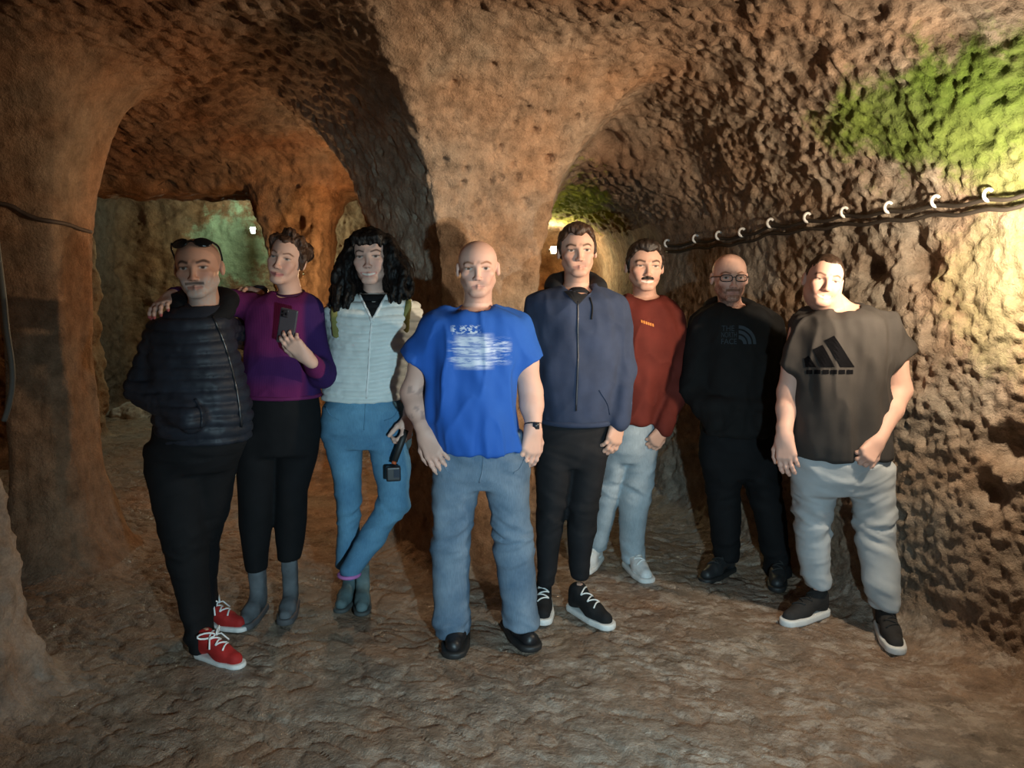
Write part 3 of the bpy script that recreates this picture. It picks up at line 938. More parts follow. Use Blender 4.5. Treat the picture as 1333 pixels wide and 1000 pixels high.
        self.B.cone(W((.07, 0, .12)), W((.07, 0, .06)), .024 * k, .022 * k, .02); self.B.cone(W((.07, 0, .055)), W((.22, 0, .045)), .022 * k, .018 * k, .02)
        U.cone(W((.045, 0, .045)), W((.062, 0, .100 + boot * .6)), .034 * k, .039 * k, .02)
        if boot: U.cone(W((.060, 0, .09)), W((.068, 0, .10 + boot)), .046 * k, .062 * k, .02, flat=True)
        U.cone(W((.070, 0, .085)), W((.175, 0, .050)), .042 * k, .036 * k, .03)
        U.cone(W((.175, 0, .044)), W((.248, .002, .036)), .040 * k, .032 * k, .03)
        lo = org + np.minimum(0, R @ V3((.3, 0, 0)) * k) - .07; hi = org + np.maximum(0, R @ V3((.3, 0, 0)) * k) + .07
        lo[2] = 0; hi[2] = .3 + boot
        U.custom(lambda X, Y, Z: np.maximum(foot2(X, Y, -.001), sole_h * .6 - (Z - lift)) + 0 * Z, lo, hi, .012, 'i')
        v, f = U.mesh(.0055); v = relax(v, f, .5, 1); v = v + vnormals(v, f) * (.0015 * vnoise(v, 55, 4))[:, None]
        up = mesh_obj(name, v, f, mat, self.root, self.loc)
        ub = self.bvh((v, f))
        S = Field()
        S.custom(lambda X, Y, Z: smax(foot2(X, Y, .003), np.abs(Z - lift - sole_h * .5) - sole_h * .5 + 0 * X, .008), lo - V3((0, 0, .02)), V3((hi[0], hi[1], sole_h + lift)), 0)
        v, f = S.mesh(.006); mesh_obj('sole', v, f, sole_mat, up, self.loc)
        if lace_mat is not None:
            parts = []
            for i in range(5):
                x = .105 + .022 * i; row = []
                for j in range(7):
                    t = j / 6 * 2 - 1
                    xx = x + .011 * t * (1 if i % 2 else -1)
                    p = W((xx, t * .026, .16)); r = ub.ray_cast(Vector(p), Vector((0, 0, -1)))
                    if r[0] is not None: row.append(np.array(r[0]) + V3((0, 0, .003)))
                if len(row) > 2: parts.append(tube_mesh(row, .0038, 5))
            if bow:
                c0 = W((.10, 0, .115))
                for s in (-1, 1):
                    lp = [c0 + R @ V3((.01 + .022 * math.cos(t), s * (.03 - .026 * math.cos(t)), .012 + .012 * math.sin(t))) for t in np.linspace(0, 2 * math.pi, 12)]
                    parts.append(tube_mesh(lp, .004, 5))
                    parts.append(tube_mesh([c0, c0 + R @ V3((.03, s * .03, .004)), c0 + R @ V3((.05, s * .05, -.028))], .0036, 5))
            if parts:
                v, f = join_meshes(parts); mesh_obj('laces', v, f, lace_mat, up, self.loc)
        return up
    # ---------------------------------------------------------- hair
    def hair_cap(self, mat, thick=.05, front=.30, top_extra=.0, side=.12, noise=.012, quiff=0.0, name='hair', burn=-.06, back=-.2, h=.0042, extra=None):
        H, C, R, w = self.H, self.C, self.R, self.w
        F = Field()
        def fn(X, Y, Z):
            x, y, z = X - C[0], Y - C[1], Z - C[2]
            u = (x * R[0, 0] + y * R[1, 0] + z * R[2, 0]) / H / w; v = (x * R[0, 1] + y * R[1, 1] + z * R[2, 1]) / H; q = (x * R[0, 2] + y * R[1, 2] + z * R[2, 2]) / H
            r = (.325 + thick * .75, .405 + thick, .37 + thick + top_extra)
            a, b, c = u / r[0], (v - .06) / r[1], (q - .13) / r[2]
            k0 = np.sqrt(a * a + b * b + c * c); k1 = np.sqrt((a / r[0]) ** 2 + (b / r[1]) ** 2 + (c / r[2]) ** 2) + 1e-9
            d = k0 * (k0 - 1) / k1
            if quiff:
                e = np.sqrt((u / .24) ** 2 + ((v + .22) / .16) ** 2 + ((q - .42) / .12) ** 2)
                d = smin(d, (e - 1) * .12 * quiff, .08)
            line = np.interp(v, [-.5, -.27, -.17, -.08, -.03, .03, .06, .14, .22, .5], [front, front - .01, front - .10, side, burn, burn, .08, .08, back, back])
            line = line + .06 * np.exp(-((np.abs(u) - .16) / .06) ** 2) * (v < -.15)
            return smax(d, (line - q) * .8, .02) * H
        e = .75 * H
        F.custom(fn, C - e, C + e, 0)
        if extra: extra(F)
        v, f = F.mesh(h)
        n = vnormals(v, f)
        v = v + n * (H * noise * (fbm(v, (60, 60, 28), 2, 9) + .6 * vnoise(v, (160, 160, 60), 3)))[:, None]
        return mesh_obj(name, v, f, mat, self.root, self.loc)

def arm(F, sh, el, wr, r=(.040, .038, .034, .032, .026), k=.02):
    sh, el, wr = V3(sh), V3(el), V3(wr)
    F.chain([sh, .5 * (sh + el), el, .4 * wr + .6 * el, wr], r, k)
def sleeve(F, sh, el, wr, r=(.070, .062, .056, .048), k=.04):
    sh, el, wr = V3(sh), V3(el), V3(wr)
    F.cone(sh, el, r[0], r[1], k); F.cone(el, wr, r[1], r[2], k * .7, flat=False)
def ring(c, rx, ry, tilt=0.0, n=28, yaw=0.0, a0=0, a1=2 * math.pi):
    c = V3(c); out = []
    for a in np.linspace(a0, a1, n, endpoint=(a1 - a0) < 6.2):
        x, y = rx * math.cos(a), ry * math.sin(a)
        out.append(c + V3((x * math.cos(yaw) - y * math.sin(yaw), x * math.sin(yaw) + y * math.cos(yaw), tilt * math.sin(a))))
    return out

def crease(v, freq, seed):
    w = v + .02 * np.stack([vnoise(v, 9, seed + 51), vnoise(v, 9, seed + 52), vnoise(v, 9, seed + 53)], 1)
    return (1 - np.abs(vnoise(w, freq, seed + 54))) ** 4 - .3
def folds(kind, amp=.005, seed=0, extra=None):
    def fn(v):
        if kind == 'tee':   # soft drape running down the trunk
            a = fbm(v, (15, 10, 2.6), 2, seed) * amp + .6 * amp * vnoise(v + .3 * v[:, [2, 0, 1]], (20, 20, 9), seed + 3)
            sh = v.copy(); sh[:, 2] += .6 * np.abs(v[:, 0] - v[:, 0].mean())
            a = a + .8 * amp * crease(sh, (13, 13, 3.2), seed)
        elif kind == 'jeans':
            z = v[:, 2]
            wob = v.copy(); wob[:, 2] += .35 * v[:, 0] * np.where(vnoise(v, 3, seed) > 0, 1, -1) + .03 * vnoise(v, 8, seed)
            am = amp * (.35 + 1.1 * np.exp(-((z - .48) / .10) ** 2) + 1.3 * np.exp(-((z - .08) / .10) ** 2) + .6 * np.exp(-((z - .82) / .08) ** 2))
            a = am * fbm(wob, (8, 8, 26), 2, seed) + amp * .5 * vnoise(v, (14, 14, 4), seed + 9) + .9 * am * crease(wob, (5, 5, 12), seed)
        elif kind == 'sweat':
            a = amp * fbm(v, (12, 12, 7), 2, seed) + .5 * amp * vnoise(v, (26, 26, 12), seed + 5)
            sh = v.copy(); sh[:, 2] += .7 * np.abs(v[:, 0] - v[:, 0].mean())
            a = a + .9 * amp * crease(sh, (9, 9, 7), seed)
        elif kind == 'quilt':
            p = extra
            t = (v[:, 2] + .012 * vnoise(v, 6, seed)) / p
            tri = np.abs((t % 1.0) - .5) * 2
            a = amp * (1 - tri ** 3) - amp + .25 * amp * fbm(v, 34, 2, seed)
        return a
    return fn
def zof(P, py): return P.p(666, py)[2]
# ------------------------------------------------------------------ shared cloth
C_BLACK = cloth('black_cloth', (.006, .006, .007)); C_CHAR = cloth('charcoal_cloth', (.020, .020, .023))
W_RUB = plain('white_rubber', (.72, .72, .70), .5); B_RUB = plain('black_rubber', (.018, .018, .018), .55)
W_LACE = cloth('white_lace', (.78, .78, .76)); B_LACE = cloth('black_lace', (.03, .03, .03))
METAL = plain('steel', (.6, .6, .62), .25, 1.0); GOLD = plain('gold', (.8, .62, .3), .25, 1.0)
FAIR = (.60, .37, .28); PINK = (.66, .42, .34); TAN = (.50, .29, .205)

def denim(name, c, fade):
    t = NT(name); v = t.coord(); f = t.noise(v, 5, 4); g = t.noise(t.coord((1, 1, .12)), 260, 3)
    k = t.mix(t.ramp(f, [(.35, 0), (.68, 1)]), c, fade)
    t.base(t.mix(.35, k, t.ramp(g, [(.3, .45), (.7, 1)]), 'MULTIPLY'))
    t.bump(t.noise(v, 420, 2), .3, .002); t.set(Roughness=.85, Specular_IOR_Level=.2)
    return t.m

# ================================================================== man in blue T-shirt (central)
def man_blue():
    P = Person('person', 'bald man in a bright blue printed T-shirt and faded blue jeans', 3.13, 630, PINK)
    p = P.p
    nb = p(621, 404, .0)
    P.head(621, 314, 623, 386, -.01, yaw=1, pitch=0, w=1.08, jaw=1.08, smile=0, neck=nb, neck_r=.058)
    tor = [(398, 596, 646, .075, .02), (403, 580, 664, .10), (411, 564, 678, .12), (424, 556, 684, .13), (440, 553, 684, .145), (480, 555, 676, .150), (520, 554, 673, .158, -.01), (560, 558, 676, .165, -.015), (584, 566, 684, .160, -.01)]
    R = P.rows(tor); P.B.loft(R, grow=-.022)
    # arms
    sl, el, wl = p(564, 430), p(537, 512, .02), p(553, 562, -.07)
    sr, er, wr = p(676, 428), p(691, 510, .04), p(694, 556, -.02)
    P.B.chain([sl, .5 * (sl + el), el, .4 * wl + .6 * el, wl], [.050, .052, .047, .046, .029], .03)
    P.B.chain([sr, .5 * (sr + er), er, .4 * wr + .6 * er, wr], [.050, .052, .047, .046, .029], .03)
    P.hand(wl, p(566, 590, -.10) - wl, (.15, 1, .1), 1 if False else -1, curl=(10, 16, 10), L=.205)
    P.hand(wr, p(691, 590, -.05) - wr, (-.55, 1, 0), 1, curl=(20, 28, 18), L=.205)
    legs = [[(592, 566, 626, .12), (625, 563, 627, .115), (660, 562, 620, .105), (700, 563, 613, .092), (740, 562, 612, .086), (780, 564, 612, .084), (824, 568, 612, .086)],
            [(592, 624, 688, .12), (625, 628, 689, .115), (660, 637, 689, .105), (700, 642, 692, .092), (740, 646, 696, .086), (780, 652, 698, .084), (815, 655, 700, .086)]]
    J = Field(); J.loft(P.rows([(560, 570, 680, .135), (592, 565, 688, .142), (615, 564, 688, .135), (632, 575, 680, .11)]), .03)
    for lg in legs:
        P.B.loft(P.rows(lg), .03, grow=-.03); J.loft(P.rows(lg), .025, n=2.2)
    jm = denim('faded_blue_denim', (.095, .155, .235), (.23, .30, .38))
    jo = P.garment('jeans', J, jm, fold=folds('jeans', .008, 3))
    b = P.bvh()
    P.strip('fly_seam', b, [(629, 592), (628, 612), (624, 628)], .003, jm, jo)
    for pts in ([(574, 596), (581, 612), (590, 618)], [(684, 594), (676, 610), (668, 616)]): P.strip('pocket_seam', b, pts, .0028, jm, jo)
    T = Field(); T.loft(R, .03, n=2.25)
    T.cone(p(570, 428), p(540, 472, .005), .066, .080, .06, flat=True); T.cone(p(671, 426), p(688, 472, .01), .066, .072, .06, flat=True)
    T.cone(nb + V3((0, .0, .10)), nb + V3((0, -.03, .0)), .066, .067, .01, sub=True)
    # print: pale washed seascape, drawn with noise streaks
    t = NT('blue_tee'); oc = t.n('ShaderNodeTexCoord'); sep = t.n('ShaderNodeSeparateXYZ'); t.l(oc.outputs['Object'], sep.inputs[0])
    c0 = p(618, 458, -.15) - P.loc
    def band(sock, c, half, soft):
        d = t.math('ABSOLUTE', t.math('SUBTRACT', sock, float(c)))
        return t.math('DIVIDE', t.math('SUBTRACT', half + soft, d), soft, clamp=True)
    s = np.linalg.norm(p(619, 458, -.15) - p(618, 458, -.15))
    def zz(py): return float(p(618, py, -.15)[2])
    def pan(cx, cy, hw, hh, sx, sz): return t.math('MULTIPLY', band(sep.outputs[0], c0[0] + (cx - 618) * s, hw * s, sx * s), band(sep.outputs[2], zz(cy), hh * s, sz * s))
    front = t.math('LESS_THAN', sep.outputs[1], -.02)
    streak = t.noise(t.coord((1, 1, 6)), 14, 5, .65); spk = t.noise(t.coord((1, 1, 1.8)), 60, 3, .6)
    m1 = t.math('MULTIPLY', pan(617, 458, 16, 16, 12, 9), t.math('ADD', .35, t.ramp(streak, [(.40, 0), (.56, 1)])))
    m2 = t.math('MULTIPLY', pan(624, 458, 32, 10, 12, 10), t.ramp(streak, [(.46, 0), (.60, 1)]))
    m3 = t.math('MULTIPLY', pan(606, 430, 16, 4, 5, 3), t.ramp(spk, [(.50, 0), (.56, 1)]))
    lines = t.math('ADD', band(sep.outputs[2], zz(452), .4 * s, 1.2 * s), band(sep.outputs[2], zz(464), .8 * s, 1.5 * s))
    m = t.math('MULTIPLY', t.math('MAXIMUM', t.math('MAXIMUM', m1, m2), m3), front, clamp=True)
    m = t.math('MULTIPLY', m, t.math('SUBTRACT', 1.0, t.math('MULTIPLY', lines, .6), clamp=True), clamp=True)
    v = t.coord(); f = t.noise(v, 7, 3)
    t.base(t.mix(t.math('MULTIPLY', m, .72), t.mix(f, (.018, .085, .37), (.028, .12, .47)), (.72, .80, .88)))
    t.bump(t.noise(v, 420, 2), .2, .002); t.set(Roughness=.85, Specular_IOR_Level=.2)
    to = P.garment('t_shirt', T, t.m, h=.008, fold=folds('tee', .012, 12), label='bright blue T-shirt with a washed-out white seascape print')
    b = P.bvh()
    ring = [nb + V3((.073 * math.cos(a), .066 * math.sin(a) - .012, .006 + .018 * math.sin(a))) for a in np.linspace(0, 2 * math.pi, 28, endpoint=False)]
    v, f = tube_mesh(ring, .007, 7, True); mesh_obj('collar', v, f, cloth('blue_rib', (.02, .10, .48)), to, P.loc)
    st = plain('black_shoe', (.012, .012, .014), .45)
    P.shoe(ground(588, 860), -3, st, B_RUB, B_LACE, L=.32, wide=1.15); P.shoe(ground(694, 851), 20, st, B_RUB, B_LACE, L=.32, wide=1.15)
    ax = unit(wr - er); u = unit(np.cross(ax, (0, 0, 1.0))); w_ = np.cross(ax, u)
    v, f = tube_mesh([wr - ax * .012 + .0315 * (math.cos(a) * u + math.sin(a) * w_) for a in np.linspace(0, 2 * math.pi, 20, endpoint=False)], .0065, 6, True)
    band_ = mesh_obj('wristband', v, f, plain('watch_band', (.015, .015, .016), .4), P.root, P.loc)
    v, f = box_mesh(wr - ax * .012 + V3((.012, -.034, 0)), (.014, .005, .014)); mesh_obj('watch_face', v, f, plain('watch_face', (.03, .03, .035), .15), band_, P.loc)
    def paint(v, c):
        c = P.paint_head(v, c, brow=(.28, .14, .08), lip=(.50, .22, .19), beard=(.36, .19, .13), beard_amt=.30, cheek=.3)
        # tattoo on the forearm
        m = (np.abs(v[:, 0] - (.5 * (el + wl))[0]) < .075) & (v[:, 2] < el[2] + .06) & (v[:, 2] > wl[2] + .05) & (v[:, 0] < el[0] + .08)
        k = m * sstep(.10, .3, fbm(v, 28, 3, 6)) * .45 * (v[:, 0] > el[0] - .01)
        return c * (1 - k[:, None]) + V3((.10, .09, .10)) * k[:, None]
    P.finish_body(paint)
man_blue()
# ================================================================== man in dark quilted jacket
def man_jacket():
    P = Person('person', 'bearded man in a dark quilted jacket and red trainers, sunglasses pushed up', 3.05, 262, TAN)
    p = P.p
    nb = p(265, 402, .01)
    P.head(254, 311, 262, 388, -.02, yaw=8, pitch=0, w=1.10, jaw=1.06, smile=.15, neck=nb, neck_r=.058)
    tor = [(394, 236, 290, .065, .02), (404, 219, 293, .09, .02), (415, 204, 298, .11), (435, 193, 303, .13), (470, 196, 312, .145), (510, 200, 322, .155, -.01), (540, 202, 327, .16, -.01), (572, 208, 326, .155)]
    R = P.rows(tor); P.B.loft(R, grow=-.035)
    sl, el, wl = p(206, 434, .0), p(185, 506, -.03), p(248, 544, -.185)
    sr, er, wr = p(286, 424, .10), p(318, 440, .52), p(338, 384, .52)
    arm(P.B, sl, el, wl); arm(P.B, sr, er, wr)
    P.hand(wl, p(266, 552, .03) - wl, (0, 1, -1), 1, curl=(10, 20, 10), L=.14)
    P.hand(wr, V3((-.05, -.10, .03)), (.1, -.3, -1), 1, curl=(12, 30, 25), L=.18)
    jk = cloth('dark_quilted_nylon', (.020, .023, .032), rough=.5, var=.3, bump=.1)
    J = Field(); J.loft(R, .03, n=2.3)
    sleeve(J, p(208, 434), el, wl, (.062, .068, .062), .025); sleeve(J, sr, er, wr, (.062, .060, .048))
    jo = P.garment('quilted_jacket', J, jk, h=.0085, fold=folds('quilt', .010, 4, .047))
    b = P.bvh()
    P.strip('zip', b, [(277, 412), (289, 440), (300, 475), (309, 515), (314, 556)], .005, plain('zip_black', (.02, .02, .022), .3), jo)
    P.strip('pocket_welt', b, [(254, 520), (262, 538), (262, 556)], .006, jk, jo)
    H = Field()
    c = nb + V3((-.004, .02, -.006))
    rg = ring(c, .088, .088, .050, 18)
    for i in range(18): H.cone(rg[i], rg[(i + 1) % 18], .026, .026, .02)
    rg = ring(c + V3((-.012, .02, .035)), .098, .09, .02, 14, a0=.1, a1=math.pi * 1.22)
    for i in range(13): H.cone(rg[i], rg[i + 1], .030, .030, .03)
    P.garment('hood', H, C_BLACK, h=.008, fold=folds('sweat', .005, 2))
    T = Field()
    T.loft(P.rows([(545, 204, 322, .15), (580, 197, 318, .15), (610, 192, 306, .13, .02)]), .03)
    la = P.rows([(575, 190, 268, .12), (620, 193, 266, .115), (660, 201, 266, .105), (720, 216, 268, .095), (780, 234, 271, .088, .0), (845, 248, 279, .075, -.03)])
    lb = P.rows([(575, 245, 318, .12, .04), (620, 250, 305, .11, .07), (669, 250, 297, .10, .10), (710, 248, 284, .09, .14), (760, 250, 280, .08, .19), (802, 256, 282, .07, .22)])
    for l in (la, lb): T.loft(l, .025); P.B.loft(l, .03, grow=-.028)
    P.garment('trousers', T, C_BLACK, fold=folds('jeans', .005, 21))
    red = cloth('red_canvas', (.36, .022, .020), rough=.7)
    P.shoe(ground(316, 872), 62, red, W_RUB, W_LACE, L=.27, bow=True, sole_h=.024); P.shoe(ground(322, 822), 72, red, W_RUB, W_LACE, L=.27, bow=True, sole_h=.024)
    # sunglasses on the crown
    L = P.L; gm = plain('black_lens', (.008, .008, .009), .12)
    G = Field()
    for s in (-1, 1): G.ell(L((s * .165, -.265, .415)), V3((.150, .035, .095)) * P.H, P.R @ rotm(s * 14, 32, s * 8), .002)
    v, f = G.mesh(.0035); so = mesh_obj('sunglasses', v, f, gm, P.root, P.loc)
    for s in (-1, 1):
        v, f = tube_mesh(smooth_path([L((s * .29, -.24, .42)), L((s * .345, -.08, .35)), L((s * .350, .06, .22)), L((s * .345, .12, .12))], 5), .004, 6); mesh_obj('temple_arm', v, f, gm, so, P.loc)
    v, f = tube_mesh(smooth_path([L((-.05, -.29, .43)), L((0, -.30, .445)), L((.05, -.29, .43))], 4), .004, 6); mesh_obj('bridge', v, f, gm, so, P.loc)
    def paint(v, c):
        return P.paint_head(v, c, brow=(.035, .025, .02), lip=(.36, .15, .13), beard=(.42, .40, .38), beard_amt=.9, must=(.07, .055, .05), brow_w=1.3, cheek=.3, scalp=((.20, .13, .10), .35))
    P.finish_body(paint)

# ================================================================== woman in purple jumper
def woman_purple():
    P = Person('person', 'woman in a plum purple jumper and grey boots with an arm round her neighbour', 3.42, 360, (.66, .43, .34))
    p = P.p
    nb = p(378, 383, .01)
    P.head(379, 305, 367, 371, -.03, yaw=-6, pitch=3, w=.97, jaw=.80, smile=.6, neck=nb, neck_r=.047, nose=.97, female=True)
    tor = [(381, 354, 400, .06, .02), (387, 330, 411, .085, .01), (396, 321, 417, .105), (420, 320, 416, .125), (450, 321, 412, .13), (485, 322, 413, .128), (516, 322, 417, .132)]
    R = P.rows(tor); P.B.loft(R, grow=-.02)
    sr, er, wr = p(404, 405), p(421, 487, -.06), p(400, 466, -.255)
    sl, el, wl = p(326, 398, .0), p(262, 390, -.06), p(222, 387, -.335)
    arm(P.B, sr, er, wr, (.044, .042, .037, .036, .024)); arm(P.B, sl, el, wl, (.044, .042, .037, .036, .024))
    # phone hand: palm faces the woman, phone upright
    ph = p(374, 425, -.250)
    tipsR = P.hand(wr, p(378, 444, -.285) - wr, (.1, 1, .1), 1, curl=((8, 22, 25), (14, 28, 25), (22, 34, 30), (30, 40, 30)), L=.165, thumb_in=.35)
    tipsL = P.hand(wl, p(203, 401, -.455) - wl, (.25, .75, -.8), -1, curl=(10, 26, 20), L=.165, spread=.3)
    # jumper
    t = NT('plum_knit'); a = t.n('ShaderNodeVertexColor', layer_name='Col'); v = t.coord(); f = t.noise(v, 8, 3)
    t.base(t.mix(.25, a.outputs['Color'], t.mix(f, (.25, .25, .25), (.9, .9, .9)), 'OVERLAY'))
    w = t.n('ShaderNodeTexWave', bands_direction='X'); w.inputs['Scale'].default_value = 60; w.inputs['Distortion'].default_value = 1.5; t.l(v, w.inputs['Vector'])
    t.bump(w.outputs['Fac'], .25, .002); t.set(Roughness=.9, Specular_IOR_Level=.15)
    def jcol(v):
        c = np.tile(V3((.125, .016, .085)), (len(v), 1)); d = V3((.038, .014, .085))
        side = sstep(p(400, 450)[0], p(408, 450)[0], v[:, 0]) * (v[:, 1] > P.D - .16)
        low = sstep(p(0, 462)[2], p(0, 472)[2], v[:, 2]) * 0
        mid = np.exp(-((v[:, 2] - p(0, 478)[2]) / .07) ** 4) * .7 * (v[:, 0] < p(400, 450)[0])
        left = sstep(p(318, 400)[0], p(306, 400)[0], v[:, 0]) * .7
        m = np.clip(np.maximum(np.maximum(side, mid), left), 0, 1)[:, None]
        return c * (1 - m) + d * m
    J = Field(); J.loft(R, .03, n=2.2)
    sleeve(J, sr + V3((-.01, 0, -.005)), er, wr + .18 * (er - wr), (.060, .054, .040)); sleeve(J, sl, el, wl + .12 * (el - wl), (.058, .052, .040))
    J.cone(nb + V3((0, 0, .09)), nb + V3((0, -.02, .0)), .052, .054, .01, sub=True)
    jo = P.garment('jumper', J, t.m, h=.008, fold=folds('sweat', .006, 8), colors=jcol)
    v, f = tube_mesh(ring(nb + V3((0, .0, .004)), .060, .056, .014), .008, 7, True); mesh_obj('collar', v, f, cloth('plum_rib', (.06, .012, .05)), jo, P.loc)
    rows_hem = ring(p(369.5, 514), .163, .134, 0, 40); v, f = tube_mesh(rows_hem, .010, 6, True); mesh_obj('hem', v, f, cloth('plum_hem', (.13, .016, .085)), jo, P.loc)
    L_ = Field()
    L_.loft(P.rows([(505, 325, 412, .12), (535, 318, 417, .135), (565, 313, 417, .125), (590, 315, 410, .11)]), .03)
    la = P.rows([(560, 311, 364, .11), (600, 309, 362, .10), (640, 311, 358, .088), (680, 312, 354, .08), (710, 316, 350, .072), (742, 321, 348, .06)])
    lb = P.rows([(560, 362, 417, .11, .02), (600, 360, 412, .10, .03), (640, 359, 400, .088, .04), (680, 358, 399, .08, .05), (705, 360, 396, .07, .05), (728, 362, 391, .06, .05)])
    for l in (la, lb): L_.loft(l, .02); P.B.loft(l, .03, grow=-.018)
    P.garment('leggings', L_, C_BLACK, fold=folds('sweat', .002, 3))
    bm = cloth('grey_suede', (.105, .115, .125), rough=.9, var=.35)
    P.shoe(None, -4, bm, plain('grey_sole', (.08, .08, .085), .7), L=.265, boot=.21, name='boot', sole_h=.03, wide=1.05, ankle=p(335, 742))
    P.shoe(None, 6, bm, plain('grey_sole', (.08, .08, .085), .7), L=.265, boot=.21, name='boot', sole_h=.03, wide=1.05, ankle=p(377, 728, .05))
    hm = hairmat('brown_hair', (.060, .030, .018))
    def bun(F):
        rnd = random.Random(4)
        for i in range(26):
            a = rnd.uniform(-.2, math.pi + .2); q = V3((.30 * math.cos(a), rnd.uniform(-.18, .15), .20 + .33 * max(0, math.sin(a))))
            F.ell(P.L(q), V3((.07, .07, .06)) * P.H, P.R, .012)
        F.ell(P.L((.16, .40, .22)), V3((.20, .20, .2)) * P.H, P.R, .02)
        F.cone(P.L((.335, -.06, .12)), P.L((.36, -.03, -.12)), .018, .008, .01)
    P.hair_cap(hm, .045, front=.315, noise=.03, burn=.0, extra=bun)
    for s in (-1, 1):
        e = P.L((s * .37, .05, -.155)); v, f = tube_mesh([e, e + V3((0, -.003, -.014))], [.003, .006], 8); mesh_obj('earring', v, f, GOLD, P.root, P.loc)
    for tip, dd in tipsR[1:3]:
        c = tip - dd * .045; u = unit(np.cross(dd, (0, 0, 1.0))); w_ = np.cross(dd, u)
    for fi in (1, 2):
        tip, dd = tipsR[fi]
    def paint(v, c):
        c = P.paint_head(v, c, brow=(.12, .06, .035), lip=(.48, .15, .15), cheek=.45, iris=(.09, .10, .10), brow_w=.8)
        for tip, dd in tipsL + tipsR[:4]:
            m = sstep(.013, .009, np.linalg.norm(v - tip - dd * .004, axis=1))[:, None] * .85
            c = c * (1 - m) + V3((.30, .02, .035)) * m
        return c
    P.finish_body(paint)
    # rings on the phone hand
    for fi, mt in ((1, METAL), (2, METAL)):
        k = tipsR[fi]; base = wr + .55 * (k[0] - wr)
    # the phone, a thing of its own
    R_ = rotm(0, -6, 12)
    root = empty('mobile_phone', tuple(ph), 'dark grey mobile phone held up in front of the plum jumper', 'phone')
    F = Field(); F.box((0, 0, 0), (.037, .0055, .075), R_, rnd=.005)
    v, f = F.mesh(.003); mesh_obj('case', v, f, plain('phone_case', (.06, .052, .060), .35), root)
    F = Field(); F.box(R_ @ V3((-.016, -.006, .053)), (.016, .003, .017), R_, rnd=.003); v, f = F.mesh(.0022); cb = mesh_obj('camera_bump', v, f, plain('phone_bump', (.03, .026, .03), .25), root)
    for dx, dz in ((-.023, .060), (-.023, .046), (-.009, .053)):
        c = R_ @ V3((dx, -.009, dz)); v, f = tube_mesh([c, c + R_ @ V3((0, -.002, 0))], .0055, 12); mesh_obj('camera_lens', v, f, plain('phone_lens', (.006, .006, .008), .08), cb)

